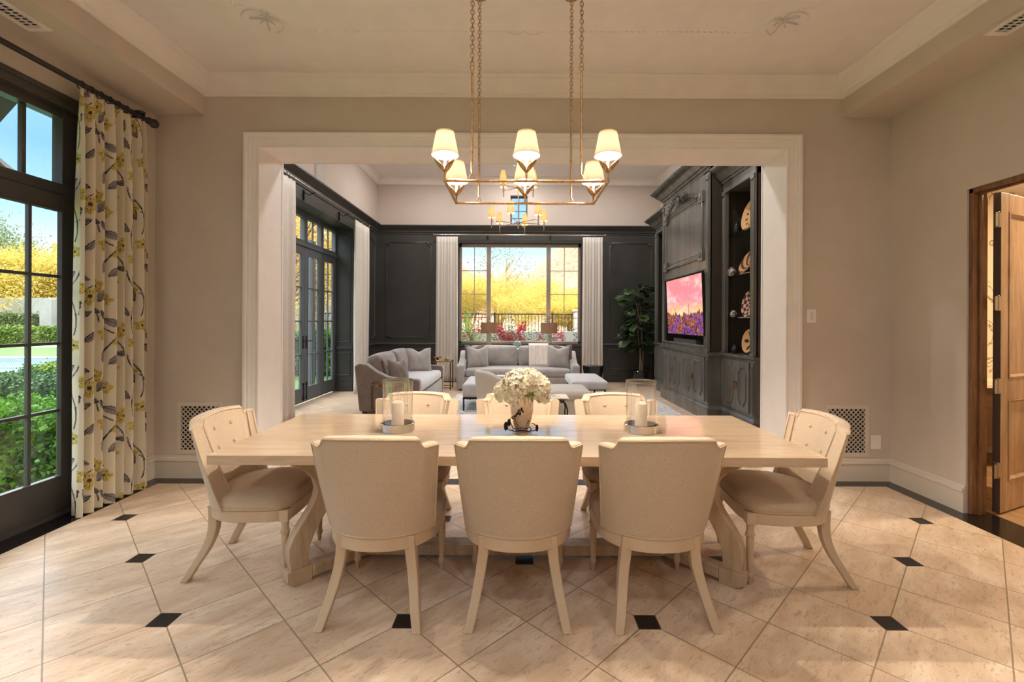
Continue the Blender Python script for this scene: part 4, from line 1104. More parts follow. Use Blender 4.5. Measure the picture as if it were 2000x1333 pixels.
# black hexagonal stool
T = MB(); T.lathe([(.0, 0), (.17, 0), (.17, .02), (.225, .46), (.225, .49), (0, .49)], 6, cap=False)
tag(T.build('hexagonal_stool', mat('black_lacquer', (34, 33, 32), .25), bevel=.004, loc=(1.66, 10.1, 0)), 'black hexagonal drum stool at the right end of the window sofa', 'stool')
# barrel armchair
A = thing('barrel_armchair', 'curved armchair in pale flecked fabric with its back to the table, left of the flowers', 'armchair', (-.15, 6.35, 0), math.radians(-60))
def barrel(b, r0, r1, z0, ztop, a0, a1, th, lean=.06):
    N = 40; M_ = 10; secs = []
    for i in range(N+1):
        a = a0+(a1-a0)*i/N; s = abs(2*i/N-1); zt = ztop-(ztop-.56)*max(0, (s-.25)/.75)**1.6
        pts = []
        for j in range(M_+1):
            q = j/M_; r = r1+lean*q; pts.append((r*math.cos(a), r*math.sin(a), z0+(zt-.03-z0)*q))
        for k in range(1, 6):
            q = PI*k/6; r = r1+lean-th/2+th/2*math.cos(q); pts.append((r*math.cos(a), r*math.sin(a), zt-.03+.03*math.sin(q)))
        for j in range(M_, -1, -1):
            q = j/M_; r = r1+lean*q-th; pts.append((r*math.cos(a), r*math.sin(a), z0+(zt-.03-z0)*q))
        secs.append(pts)
    m = len(secs[0]); b.add([p for s_ in secs for p in s_], [(i*m+k, i*m+(k+1) % m, (i+1)*m+(k+1) % m, (i+1)*m+k) for i in range(N) for k in range(m)]+[tuple(range(m)), tuple(N*m+k for k in range(m-1, -1, -1))])
b = MB(); barrel(b, .3, .36, .14, .79, PI+.15, 2*PI-.15+.0, .10); b.build('backrest', m_boucle, A, bevel=.01)
b = MB(); b.rbox((0, .03, .26), (.29, .32, .12), .05, 8); b.build('base', m_boucle, A); b = MB(); b.rbox((0, .05, .41), (.275, .32, .065), .05, 8, (0, 0, .02)); b.build('seat_cushion', m_boucle, A)
b = MB(); b.lathe([(0, 0), (.25, 0), (.25, .03), (.06, .04), (.05, .15)], 28, cap=False); b.build('swivel_base', m_walnut, A)
# pouf
Pf = thing('pillow_top_pouf', 'low round-cornered pouf in pale flecked fabric to the right of the flowers', 'ottoman', (.72, 6.75, 0))
MB().rbox((0, 0, .21), (.33, .36, .17), .12, 10).build('body', m_boucle, Pf)
MB().rbox((.01, 0, .42), (.31, .38, .065), .06, 10, (0, 0, .03)).build('cushion', m_boucle, Pf)
MB().box(-.2, .2, -.2, .2, 0, .05).build('plinth', m_walnut, Pf)
# small glass side table with curved iron legs
T = thing('iron_side_table', 'small pale-topped side table on curved black iron legs behind the middle chair', 'side table', (.40, 5.82, 0))
b = MB(); b.rbox((0, 0, .505), (.24, .16, .008), .004, 4); b.build('tabletop', m_marble, T)
b = MB(); b.box(-.22, .22, -.14, .14, .485, .497); b.build('frame', m_iron, T)
for sx in (-1, 1):
    for sy in (-1, 1):
        b = MB(); b.tube([(sx*.12, sy*.10, .485), (sx*.16, sy*.11, .46), (sx*.20, sy*.12, .44), (sx*.225, sy*.13, .36), (sx*.215, sy*.13, .2), (sx*.21, sy*.13, .05), (sx*.225, sy*.135, 0)], .009, 8); b.sphere((sx*.15, sy*.11, .45), .012, 8, 6); b.build('leg', m_iron, T)
# console and lamps behind the sofa
T = thing('console_table', 'dark console table standing between the window sofa and the window', 'console table', (.06, 10.80, 0))
MB().box(-1.1, 1.1, -.14, .14, .75, .785).build('top', m_walnut, T, bevel=.003)
for sx in (-1, 1):
    for sy in (-1, 1): MB().box(sx*1.05-.03, sx*1.05+.03, sy*.11-.02, sy*.11+.02, 0, .75).build('leg', m_walnut, T)
t = NT('sea_glass'); t.bsdf(**{'Base Color': srgb(206, 220, 210), 'Roughness': .1, 'Transmission Weight': .75, 'IOR': 1.3}); m_sea = t.m
lamp = None
for i, (x, lab) in enumerate(((-.63, 'table lamp with tan drum shade and pale glass base at the left of the window'), (.75, 'table lamp with tan drum shade and pale glass base at the right of the window'))):
    T = thing('table_lamp', lab, 'lamp', (x, 10.80, .785), group='window console lamps')
    b = MB(); b.lathe([(0, 0), (.08, 0), (.085, .02), (.07, .08), (.062, .20), (.068, .32), (.06, .36), (0, .36)], 24, cap=False); b.build('base', m_sea, T)
    b = MB(); b.lathe([(.012, .36), (.012, .44), (.006, .44), (.006, .66), (.014, .665), (.0, .68)], 12, cap=False); b.build('stem', m_nickel, T)
    b = MB(); b.lathe([(.195, .38), (.195, .625), (.192, .625), (.192, .38), (.195, .38)], 40, cap=False); b.build('lamp_shade', m_shade_tan, T)
    MB().sphere((0, 0, .50), (.025, .025, .035), 10, 8).build('bulb', emismat('lamp_bulb_%d' % i, (255, 206, 140), 260), T)
b = MB(); b.sphere((0, 0, .105), .1, 24, 16); b.lathe([(.03, .19), (.028, .225), (.034, .23)], 16, cap=False); b.lathe([(0, 0), (.045, 0), (.04, .015), (0, .015)], 16, cap=False)
tag(b.build('glass_globe_vase', m_sea, loc=(.02, 10.78, .785)), 'round clear green glass vase on the console between the two lamps', 'vase')

# ------------------------------------------------------------------ built-in cabinets along the right living room wall
def side(xf): return lambda u, v, h: (xf-h, u, v)
def cab_door(T, xf, y0, y1, z0, z1, hy, dmat):
    f = side(xf); d = bpy.data.objects.new('door', None)
    b = MB(); b.box(xf-.02, xf, y0+.004, y1-.004, z0, z1)
    D = b.build('door', dmat, T, bevel=.003)
    n = .055; a0, a1, c0, c1 = y0+.075, y1-.075, z0+.075, z1-.075
    pts = [(a0+n, c0), (a1-n, c0), (a1-n, c0+n*.45), (a1, c0+n*1.5), (a1, c1-n*1.5), (a1-n, c1-n*.45), (a1-n, c1), (a0+n, c1), (a0+n, c1-n*.45), (a0, c1-n*1.5), (a0, c0+n*1.5), (a0+n, c0+n*.45)]
    MB().sweep(pts, [(-.008, .02), (-.006, .030), (.004, .034), (.012, .024), (.012, .02)], f).build('panel_moulding', m_cab, D)
    zc = (z0+z1)/2
    b = MB(); b.box(xf-.026, xf-.02, hy-.012, hy+.012, zc-.05, zc+.05); b.tube([(xf-.03, hy, zc+.03), (xf-.045, hy, zc+.02), (xf-.045, hy, zc-.035), (xf-.03, hy, zc-.045)], .004, 6); b.sphere((xf-.035, hy, zc+.03), .008, 8, 6)
    b.build('handle', m_brass, D)
cabcorn = [(0, 0), (.20, 0), (.20, -.02), (.18, -.035), (.165, -.06), (.13, -.075), (.10, -.12), (.06, -.15), (.05, -.175), (.03, -.18), (.02, -.21), (0, -.215)]
xw = LX1-.004
def cab_unit(name, label, y0, y1, xf, ztop, central=False, group=None):
    T = thing(name, label, 'cabinet', (0, 0, 0), group=group)
    zc = 1.0
    b = MB(); b.box(xf, xw, y0, y1, 0, zc-.05)
    b.build('base', m_cab, T)
    b = MB()   # plinth + ledge as mitred mouldings on three sides
    pth = [(xw, y0), (xf, y0), (xf, y1), (xw, y1)]
    fx = lambda u, v, h: (u, v, h)
    b.sweep(pth, [(0, 0), (.028, 0), (.028, .16), (.034, .17), (.03, .185), (.014, .20), (.01, .215), (0, .22)], fx, closed=False)
    b.build('plinth', m_cab, T)
    b = MB(); b.sweep(pth, [(0, zc-.055), (.012, zc-.055), (.018, zc-.04), (.035, zc-.028), (.038, zc), (0, zc)], fx, closed=False); b.box(xf, xw, y0, y1, zc-.05, zc)
    b.build('countertop', m_cab, T)
    ps = .10
    # carcass above
    b = MB(); b.box(xf+.02, xw, y0, y0+.05, zc, ztop-.05).box(xf+.02, xw, y1-.05, y1, zc, ztop-.05).box(xw-.02, xw, y0, y1, zc, ztop-.05).box(xf+.02, xw, y0, y1, ztop-.30, ztop-.05)
    b.build('carcass', m_cabin, T)
    for (a, c) in ((y0, y0+ps), (y1-ps, y1)):
        b = MB(); b.box(xf-.005, xf+.04, a, c, zc, ztop-.33)
        for q in (.2, .5, .8):
            yy = a+ps*q; b.box(xf-.017, xf-.005, yy-.011, yy+.011, zc+.06, ztop-.42)
        b.box(xf-.022, xf, a, c, zc, zc+.045).box(xf-.022, xf, a, c, ztop-.40, ztop-.33)
        b.build('pilaster', m_cab, T, bevel=.004)
        b = MB(); b.box(xf-.012, xf, a+.015, c-.012, .24, zc-.08)
        for q in (.3, .7): yy = a+ps*q; b.box(xf-.022, xf-.012, yy-.01, yy+.01, .28, zc-.12)
        b.build('pilaster_base', m_cab, T, bevel=.003)
    MB().box(xf, xw, y0, y1, ztop-.33, ztop-.03).build('frieze', m_cab, T)
    MB().sweep([(xw, y0), (xf, y0), (xf, y1), (xw, y1)], [(o, h) for o, h in cabcorn], lambda u, v, h: (u, v, ztop+h), closed=False).build('cornice', m_cab, T)
    MB().box(xf, xw, y0, y1, ztop-.04, ztop-.02).build('top_board', m_cab, T)
    return T
# central media unit
CY0, CY1, CX = 6.80, 8.95, 2.80
T = cab_unit('media_cabinet', 'tall charcoal built-in media cabinet with carved crest, framing the television', CY0, CY1, CX, 3.93)
dy = (CY1-CY0-.24)/4
for k in range(4):
    a = CY0+.12+k*dy; cab_door(T, CX, a, a+dy, .26, .92, a+dy-.03 if k % 2 == 0 else a+.03, m_cab)
b = MB(); b.box(CX-.004, CX+.04, CY0+.10, CY1-.10, 2.235, 3.60); b.build('upper_panel', m_cab, T)
b = MB(); b.sweep(rect(CY0+.22, CY1-.22, 2.42, 3.36), [(-.03, .004), (-.026, .03), (-.008, .036), (.004, .022), (.03, .018), (.034, .004)], side(CX))
b.sweep(rect(CY0+.28, CY1-.28, 2.48, 3.30), [(-.004, .004), (0, .012), (.008, .004)], side(CX)); 
for cy in (CY0+.25, CY1-.25):
    for cz in (2.45, 3.33): b.box(CX-.042, CX-.004, cy-.085, cy+.085, cz-.085, cz+.085); b.sphere((CX-.044, cy, cz), (.012, .05, .05), 12, 8)
b.build('panel_moulding', m_cab, T, bevel=.003)
b = MB(); cy, cz = (CY0+CY1)/2, 3.42     # carved swag crest
for s in (-1, 1):
    pts = [(CX-.04-.02*math.sin(q*PI), cy+s*(.06+.62*q), cz+.05*math.sin(q*PI*1.5)+.06*(1-q)) for q in [i/12 for i in range(13)]]
    b.tube(pts, [.03-.014*i/12 for i in range(13)], 8)
    for i in range(1, 12, 1):
        p = pts[i]; leafshape(b, p, (-.5, s*.6, .6 if i % 2 else -.4), (-1, 0, 0), .09-.003*i, .022)
    b.sphere(pts[-1], .032, 10, 8)
for k in range(7):
    a = PI*k/6; leafshape(b, (CX-.05, cy+.02*math.cos(a), cz+.06), (-.35, math.cos(a), math.sin(a)), (-1, 0, 0), .15, .035)
b.sphere((CX-.07, cy, cz+.07), (.04, .05, .05), 12, 8)
b.build('carved_crest', m_cab, T, solid=.004)
b = MB(); b.sweep(rect(CY0+.10, CY1-.10, 1.06, 2.235), [(0, 0), (0, .02), (.02, .026), (.035, .014), (.035, 0)], side(CX)); b.box(CX, CX+.03, CY0+.08, CY0+.105, 1.0, 2.3).box(CX, CX+.03, CY1-.105, CY1-.08, 1.0, 2.3).box(CX, CX+.4, CY0+.1, CY1-.1, 1.0, 1.06)
b.build('niche_frame', m_cab, T)
# television
t = NT('desert_sunset_screen'); tc = t.new('TexCoord'); sp = t.new('SeparateXYZ', {0: tc.outputs['Object']})
zz = sp.outputs[2]; yy = sp.outputs[1]
wv = t.noise(t.coord('Object', (1, 1.2, 3)), 1.6, 5, .6, .6)
sky_ = t.ramp(t.math('ADD', t.math('MULTIPLY_ADD', zz, 1.0, .47), t.math('MULTIPLY', t.math('SUBTRACT', wv.outputs[0], .5), .25)), [(.30, srgb(255, 214, 130)), (.42, srgb(252, 176, 130)), (.55, srgb(236, 140, 150)), (.75, srgb(234, 134, 142)), (.95, srgb(246, 140, 138))])
cl = t.ramp(t.noise(t.coord('Object', (1, .9, 2.4)), 2.2, 6, .65, .4).outputs[0], [(.48, (0, 0, 0, 1)), (.66, (1, 1, 1, 1))])
sky_ = t.mix(t.math('MULTIPLY', cl, .6), sky_, srgb(255, 226, 214))
g1 = t.noise(t.coord('Object'), 6, 6, .7, .5); g2 = t.noise(t.coord('Object'), 26, 5, .8)
grd = t.ramp(g1.outputs[0], [(.34, srgb(84, 50, 88)), (.46, srgb(150, 96, 170)), (.54, srgb(170, 90, 60)), (.64, srgb(208, 140, 60))])
grd = t.mix(t.ramp(g2.outputs[0], [(.42, (1, 1, 1, 1)), (.56, (0, 0, 0, 1))]), grd, srgb(48, 26, 44))
hz = t.math('ADD', t.math('MULTIPLY', t.math('SUBTRACT', t.noise(t.coord('Object', (0, 1, .15)), 5, 6, .75).outputs[0], .5), .42), t.math('MULTIPLY', t.math('ABSOLUTE', t.math('ADD', yy, -.1)), .05))
mask = t.math('LESS_THAN', zz, t.math('ADD', hz, -.14))
def sag(y, w_, h): return t.math('MULTIPLY', t.math('LESS_THAN', t.math('ABSOLUTE', t.math('SUBTRACT', yy, y)), w_), t.math('LESS_THAN', zz, h))
mask = t.math('MAXIMUM', mask, t.math('MAXIMUM', sag(-.25, .012, .03), t.math('MAXIMUM', sag(.38, .01, -.02), sag(.62, .008, -.04))))
pic = t.mix(mask, sky_, grd)
e = t.new('Emission', {0: pic, 1: .85}); t.l.new(e.outputs[0], t.out.inputs[0]); m_screen = t.m
TV = thing('television', 'wall-mounted flat television showing a pink desert sunset', 'television', (2.765, 7.71, 1.705)); TV.rotation_euler = (0, math.radians(-2.2), math.radians(0))
MB().box(-.018, .022, -.815, .815, -.475, .475).build('housing', mat('tv_black', (18, 18, 19), .3), TV, bevel=.004)
MB().box(-.0195, -.018, -.805, .805, -.463, .467).build('screen', m_screen, TV)
b = MB(); b.box(.02, .3, -.06, .06, -.1, .1); b.tube([(.03, -.1, -.45), (.05, -.1, -.5), (.06, -.18, -.52), (.05, -.3, -.50)], .008, 6); b.build('wall_bracket', m_iron, TV)
b = MB(); b.rbox((0, 0, .05), (.05, .52, .045), .01, 4); tag(b.build('soundbar', mat('grey_speaker_cloth', (96, 90, 88), .8), loc=(2.90, 7.95, 1.06)), 'long grey soundbar lying in the niche under the television', 'soundbar')
# display units either side
def shelf_unit(label, y0, y1, shelves=True):
    T = cab_unit('display_cabinet', label, y0, y1, 3.0, 3.66)
    d = (y1-y0-.22)/2
    for k in range(2):
        a = y0+.11+k*d; cab_door(T, 3.0, a, a+d, .26, .92, a+d-.03 if k == 0 else a+.03, m_cab)
    if shelves:
        for z in (1.50, 2.085, 2.67): MB().box(3.01, xw-.02, y0+.05, y1-.05, z, z+.010).build('glass_shelf', m_green_glass, T)
        b = MB(); b.sweep([(y0+.1, 1.0), (y0+.1, 3.30), (y1-.1, 3.30), (y1-.1, 1.0)], [(0, 0), (0, .014), (.015, .02), (.03, .0)], side(3.0), closed=False); b.build('opening_moulding', m_cab, T)
    return T
shelf_unit('charcoal display cabinet with glass shelves of woven baskets, right of the television', 5.88, 6.80)
T = cab_unit('display_cabinet', 'narrow charcoal cabinet just beyond the television cabinet, nearest the fig tree', 8.95, 10.10, 3.0, 3.66)
# wall panel between the side unit and the corner keeps the cabinet colour
def basket(label, loc, R, tilt, kind):
    t = NT('woven_basket_'+kind); tc = t.new('TexCoord'); sp = t.new('SeparateXYZ', {0: tc.outputs['Object']})
    y, z = sp.outputs[0], sp.outputs[1]
    rr = t.math('DIVIDE', t.math('POWER', t.math('ADD', t.math('MULTIPLY', y, y), t.math('MULTIPLY', z, z)), .5), R)
    an = t.math('ARCTAN2', z, y)
    tan_, drk, red = srgb(206, 158, 104), srgb(60, 36, 26), srgb(120, 44, 30)
    coil = t.math('MULTIPLY', t.math('SINE', t.math('MULTIPLY', rr, 110)), .5)
    if kind == 'triangles': pat = t.math('GREATER_THAN', t.math('SINE', t.math('MULTIPLY', an, 11)), t.math('MULTIPLY', t.math('ABSOLUTE', t.math('SUBTRACT', rr, .62)), 9)); c = t.mix(pat, tan_, srgb(96, 62, 40))
    elif kind == 'checks':
        pat = t.math('GREATER_THAN', t.math('MULTIPLY', t.math('SINE', t.math('MULTIPLY', an, 8)), t.math('SINE', t.math('MULTIPLY', rr, 15))), .0); c = t.mix(pat, srgb(206, 158, 128), drk)
    elif kind == 'bands':
        pat = t.math('GREATER_THAN', t.math('SINE', t.math('ADD', t.math('MULTIPLY', an, 5), t.math('MULTIPLY', rr, 14))), .15); c = t.mix(pat, srgb(196, 146, 98), srgb(78, 50, 34))
    else: pat = t.math('GREATER_THAN', t.math('SINE', t.math('MULTIPLY', an, 5)), t.math('ABSOLUTE', t.math('MULTIPLY', t.math('SUBTRACT', rr, .55), 4))); c = t.mix(pat, srgb(214, 166, 112), srgb(70, 44, 32))
    t.bsdf(**{'Base Color': c, 'Roughness': .7, 'Normal': t.bump(coil, .4, .004)})
    b = MB(); b.lathe([(0, -.045), (R*.35, -.043), (R*.7, -.025), (R*.95, .0), (R, .012), (R*.98, .018), (R*.93, .010), (R*.68, -.014), (R*.35, -.032), (0, -.034)], 48, cap=False)
    o = b.build('woven_basket', t.m, loc=loc); o.rotation_euler = (0, -PI/2+tilt, 0); return tag(o, label, 'basket', 'woven baskets on the display shelves')
basket('tan woven basket with small triangles on the top glass shelf', (3.17, 6.33, 2.905), .225, .22, 'triangles')
basket('tan and dark banded woven basket on the second glass shelf from the top', (3.15, 6.36, 2.265), .18, .45, 'bands')
basket('checkered woven basket on the lowest glass shelf', (3.17, 6.36, 1.695), .19, .18, 'checks')
basket('tan woven basket with dark star on the counter below the glass shelves', (3.17, 6.37, 1.185), .165, .15, 'star')
def pot(label, loc, prof, m, name='pottery_jar'):
    b = MB(); b.lathe(prof, 20, cap=False); tag(b.build(name, m, loc=loc), label, 'jar', 'small jars on the display shelves')
jar = [(0, 0), (.03, 0), (.055, .03), (.06, .06), (.045, .095), (.028, .11), (.032, .125), (.026, .125), (.02, .11), (0, .10)]
m_blackpot = mat('black_pottery', (30, 28, 30), .15); m_greypot = mat('patterned_pottery', (190, 176, 164), .5, col2=(70, 60, 58), scale=30, ramp=(.45, .55))
pot('tall black polished jar on the top glass shelf', (3.12, 6.62, 2.68), [(r*.9, z*1.5) for r, z in jar], m_blackpot)
pot('small patterned grey jar on the second glass shelf', (3.05, 6.62, 2.095), jar, m_greypot)
pot('tiny patterned jar on the lowest glass shelf', (3.08, 6.63, 1.51), [(r*.8, z*.8) for r, z in jar], m_greypot)
pot('small black pottery jar on the counter under the shelves', (3.10, 6.62, 1.0), jar, m_blackpot)

# ------------------------------------------------------------------ fiddle-leaf fig
FG = thing('fiddle_leaf_fig', 'tall fiddle-leaf fig with broad dark leaves in the dark far corner', 'plant', (2.84, 10.62, .02))
b = MB(); b.lathe([(0, 0), (.17, 0), (.20, .05), (.215, .30), (.20, .32), (.185, .31), (.18, .27), (0, .27)], 24, cap=False); b.build('pot', m_blackpot, FG)
b = MB()
tips = []
for (x, y, ph) in ((-.03, 0, 0), (.03, .02, 1.5), (.0, -.03, 3.2)):
    pts = []
    for i in range(12):
        q = i/11; pts.append((x+.10*math.sin(q*3+ph)*q-.06*q, y+.07*math.cos(q*3+ph)*q-.05*q, .25+1.6*q))
    b.tube(pts, [.014*(1-.6*i/11) for i in range(12)], 6); tips.append(pts)
m_bark = mat('pale_bark', (150, 128, 100), .8); b.build('stems', m_bark, FG)
m_figleaf = leafmat('fig_leaf', (62, 80, 46), (24, 38, 22), .12, .35)
b = MB()
for k in range(104):
    P = tips[k % 3]; i = rng.integers(4, 12); base = Vector(P[i]); a = rng.uniform(0, 2*PI); zz = base.z
    d = Vector((math.cos(a), math.sin(a)*.8, rng.uniform(-.35, .5))); L = rng.uniform(.20, .30); W = L*.44
    s0 = base+d.normalized()*rng.uniform(.04, .28); s0.z = .80+.055*(k % 26)+rng.uniform(-.04, .04)
    s0.x = max(-.44, min(.20, s0.x)); s0.y = max(-.4, min(.15, s0.y))
    tube_ = [tuple(base), tuple(s0)]
    if abs(base.z-s0.z) < .5: b.tube(tube_, .003, 4)
    d = d.normalized(); n_ = Vector((rng.normal()*.3, -.4+rng.normal()*.3, .8)).normalized(); s_ = d.cross(n_).normalized(); n_ = s_.cross(d)
    def fn(u, v):
        x = 2*v-1; w_ = W*(math.sin(PI*min(1, u*.94+.04))**.6)*(.72+.28*math.cos(2.2*PI*(u-.78)))
        p = s0+d*(L*1.15*u)+s_*(w_*x)+n_*(-.35*L*u*u+.10*L*abs(x)+.010*math.sin(11*u+2*abs(x)))
        p.y = min(p.y, .46); p.x = min(.50, p.x)
        return tuple(p)
    b.grid(fn, 9, 7)
b.build('foliage', m_figleaf, FG, recalc=False)

# ------------------------------------------------------------------ wall fittings
def vent(label, cx, cz, w_, h_):
    T = thing('wall_air_grille', label, 'air vent', (cx, YB, cz))
    b = MB(); b.box(-w_/2, -w_/2+.035, -.008, 0, -h_/2, h_/2).box(w_/2-.035, w_/2, -.008, 0, -h_/2, h_/2).box(-w_/2+.035, w_/2-.035, -.008, 0, -h_/2, -h_/2+.035).box(-w_/2+.035, w_/2-.035, -.008, 0, h_/2-.035, h_/2); b.build('frame', m_base, T)
    MB().box(-w_/2+.035, w_/2-.035, -.0015, 0, -h_/2+.035, h_/2-.035).build('backing', m_iron, T)
    b = MB(); W2, H2 = w_/2-.035, h_/2-.035; st = .042
    n = int((2*W2+2*H2)/st)+1
    for sgn in (1, -1):
        for k in range(-n, n+1):
            c = k*st   # line z = sgn*x + c clipped
            pts = []
            for x in (-W2, W2):
                z = sgn*x+c
                if -H2 <= z <= H2: pts.append((x, z))
            for z in (-H2, H2):
                x = (z-c)*sgn
                if -W2 < x < W2: pts.append((x, z))
            if len(pts) >= 2:
                (xa, za), (xb, zb) = pts[0], pts[1]
                if math.hypot(xa-xb, za-zb) > .01:
                    L = math.hypot(xb-xa, zb-za); ux, uz = (xb-xa)/L, (zb-za)/L; r = .0045
                    b.add([(xa-uz*r, -.005, za+ux*r), (xb-uz*r, -.005, zb+ux*r), (xb+uz*r, -.005, zb-ux*r), (xa+uz*r, -.005, za-ux*r), (xa-uz*r, -.002, za+ux*r), (xb-uz*r, -.002, zb+ux*r), (xb+uz*r, -.002, zb-ux*r), (xa+uz*r, -.002, za-ux*r)], [(0, 1, 2, 3), (4, 7, 6, 5), (0, 4, 5, 1), (1, 5, 6, 2), (2, 6, 7, 3), (3, 7, 4, 0)])
                    b.sphere((xa, -.004, za), .0001, 4, 3) if 0 else None
    b.build('lattice', m_base, T, smooth=False)
vent('cream lattice wall vent low on the back wall behind the right end chair', 3.01, .455, .405, .47)
vent('cream lattice wall vent low on the back wall behind the left end chair', -2.885, .455, .405, .47)
T = thing('keypad_plate', 'small cream keypad plate on the wall right of the wide opening', 'switch', (2.684, YB, 1.50))
MB().box(-.042, .042, -.007, 0, -.062, .062).build('plate', m_trim, T, bevel=.002)
b = MB()
for k in range(5): b.box(-.008, .014, -.0095, -.007, .024-k*.014, .032-k*.014)
b.build('buttons', m_base, T)
MBp = MB(); MBp.box(-.045, .045, -.009, 0, -.062, .062); o = MBp.build('blank_plate', m_trim, bevel=.003, loc=(3.277, YB, .352)); tag(o, 'blank cream outlet cover plate low on the wall beside the right vent', 'outlet cover')
# linear ceiling diffusers in the soffits
for sx, lab in ((-1, 'white ceiling air diffuser with black slots above the floral curtain'), (1, 'white ceiling air diffuser at the right edge of the ceiling')):
    T = thing('ceiling_air_diffuser', lab, 'air vent', (sx*3.085, 2.62, ZS))
    b = MB(); b.box(-.075, -.045, -.40, .40, -.008, 0).box(.045, .075, -.40, .40, -.008, 0).box(-.045, .045, -.40, -.36, -.008, 0).box(-.045, .045, .36, .40, -.008, 0); b.build('frame', m_trim, T)
    MB().box(-.045, .045, -.36, .36, -.001, 0).build('backing', m_iron, T)
    b = MB()
    for k in range(26): y = -.35+k*.028; b.box(-.045, .045, y-.003, y+.003, -.006, -.001)
    b.box(-.004, .004, -.36, .36, -.0065, -.001); b.build('grille', m_trim, T)
# plaster rope moulding on the tray ceiling
b = MB(); OXa, OXb, OYf = -1.98, 2.08, 3.54
def rope(b, p0, p1):
    p0, p1 = Vector(p0), Vector(p1); L = (p1-p0).length; n = int(L/.045)
    d = (p1-p0)/n
    for i in range(n):
        c = p0+d*(i+.5); a = math.atan2(d.y, d.x)+.5
        b.sphere((0, 0, 0), (.021, .008, .007), 6, 4, M=Matrix.Translation(c) @ Matrix.Rotation(a, 4, 'Z'))
rope(b, (OXa+.28, OYf, ZC), (OXb-.28, OYf, ZC)); rope(b, (OXa, OYf-.28, ZC), (OXa, -.5, ZC)); rope(b, (OXb, OYf-.28, ZC), (OXb, -.5, ZC))
for (cx, sx) in ((OXa, 1), (OXb, -1)):
    c = Vector((cx, OYf, ZC))
    b.tube([c+Vector((sx*.28*math.sin(q), -.28*math.cos(q)*0-.28*(1-math.sin(q))*0-.28+.28*math.sin(q)*0+.28*(1-math.cos(q))*0, 0)) for q in (0, .01)], .001, 4) if 0 else None
    pts = [c+Vector((sx*.28*(1-math.cos(q)), -.28*(1-math.sin(q)), 0)) for q in [i*PI/2/14 for i in range(15)]]
    pts = [c+Vector((sx*.28*math.sin(q), -.28*math.cos(q), 0)) for q in [i*PI/2/14 for i in range(15)]]
    for i in range(14): 
        p = (pts[i]+pts[i+1])/2; b.sphere((0, 0, 0), (.02, .008, .006), 6, 4, M=Matrix.Translation(p) @ Matrix.Rotation(i*.5, 4, 'Z'))
    for k in range(7):
        a = PI*2*k/7; dd = Vector((math.cos(a), math.sin(a), -.12)); leafshape(b, c+Vector((sx*.15, -.15, -.004)), dd, (0, 0, -1), .07 if k % 2 else .11, .007)
    for s2 in (-1, 1):
        pts = [c+Vector((sx*(.15+.18*q*math.cos(.8+s2*q*2.4)), -.15-.18*q*math.sin(.8+s2*q*2.4), -.006)) for q in [i/10 for i in range(11)]]; b.tube(pts, .007, 5)
for s2 in (-1, 1): b.tube([Vector((.05+s2*.14*q, OYf+.035*math.sin(q*PI), ZC-.004)) for q in [i/8 for i in range(9)]], .006, 5)
struct(b.build('trim_19', m_ceil))

# ------------------------------------------------------------------ outside: ground, hedges, pool, walls, trees, hills
def mesh_np(name, V_, F_, m, parent=None):
    me = bpy.data.meshes.new(name); n = len(V_); nf, k = F_.shape
    me.vertices.add(n); me.vertices.foreach_set('co', np.ascontiguousarray(V_, dtype=np.float32).reshape(-1))
    me.loops.add(nf*k); me.loops.foreach_set('vertex_index', F_.astype(np.int32).reshape(-1))
    me.polygons.add(nf); me.polygons.foreach_set('loop_start', np.arange(0, nf*k, k, dtype=np.int32))
    me.update(); me.materials.append(m); o = bpy.data.objects.new(name, me); COL.objects.link(o)
    if parent: o.parent = parent
    return o
def leaf_quads(P, size, asp=.5, up=None):
    n = len(P); d = rng.normal(size=(n, 3)); d /= np.linalg.norm(d, axis=1)[:, None]
    if up is not None: d = d*(1-up)+np.array([0, 0, 1])*up; d /= np.linalg.norm(d, axis=1)[:, None]
    a = rng.normal(size=(n, 3)); a -= d*(a*d).sum(1)[:, None]; a /= np.linalg.norm(a, axis=1)[:, None]; c = np.cross(d, a)
    s = (size*rng.uniform(.6, 1.3, n))[:, None]
    V_ = np.stack([P-a*s*.5, P+c*s*asp*.5+d*s*.08, P+a*s*.5, P-c*s*asp*.5+d*s*.08], 1).reshape(-1, 3)
    return V_, np.arange(n*4).reshape(-1, 4)
def box_points(n, x0, x1, y0, y1, z0, z1, lump=.05):
    # points on the upper surface shell of a clipped hedge
    dx, dy, dz = x1-x0, y1-y0, z1-z0
    w_ = np.array([dx*dy*1.3, dx*dz*1.4, dy*dz, dx*dz*.3]); w_ /= w_.sum(); f = rng.choice(4, n, p=w_)
    P = np.stack([rng.uniform(x0, x1, n), rng.uniform(y0, y1, n), rng.uniform(z0, z1, n)], 1)
    P[f == 0, 2] = z1; P[f == 1, 1] = y0; P[f == 2, 0] = x1; P[f == 3, 1] = y1
    wv = lump*(np.sin(P[:, 0]*9+P[:, 1]*7)+np.sin(P[:, 0]*17-P[:, 2]*13)+np.sin(P[:, 1]*15+P[:, 2]*8))*.6
    P += rng.normal(size=(n, 3))*.035; P[:, 2] += np.where(f == 0, wv, 0); P[:, 1] -= np.where(f == 1, wv, 0)
    return P
m_hedgeA = leafmat('bright_hedge_leaf', (104, 152, 48), (40, 84, 26), .35)
m_hedgeB = leafmat('dark_hedge_leaf', (66, 96, 58), (28, 50, 28), .25)
m_hedgeC = leafmat('olive_hedge_leaf', (104, 126, 46), (46, 70, 26), .3)
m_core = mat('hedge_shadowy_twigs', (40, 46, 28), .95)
m_yel = leafmat('palo_verde_yellow', (206, 182, 84), (140, 120, 48), .35)
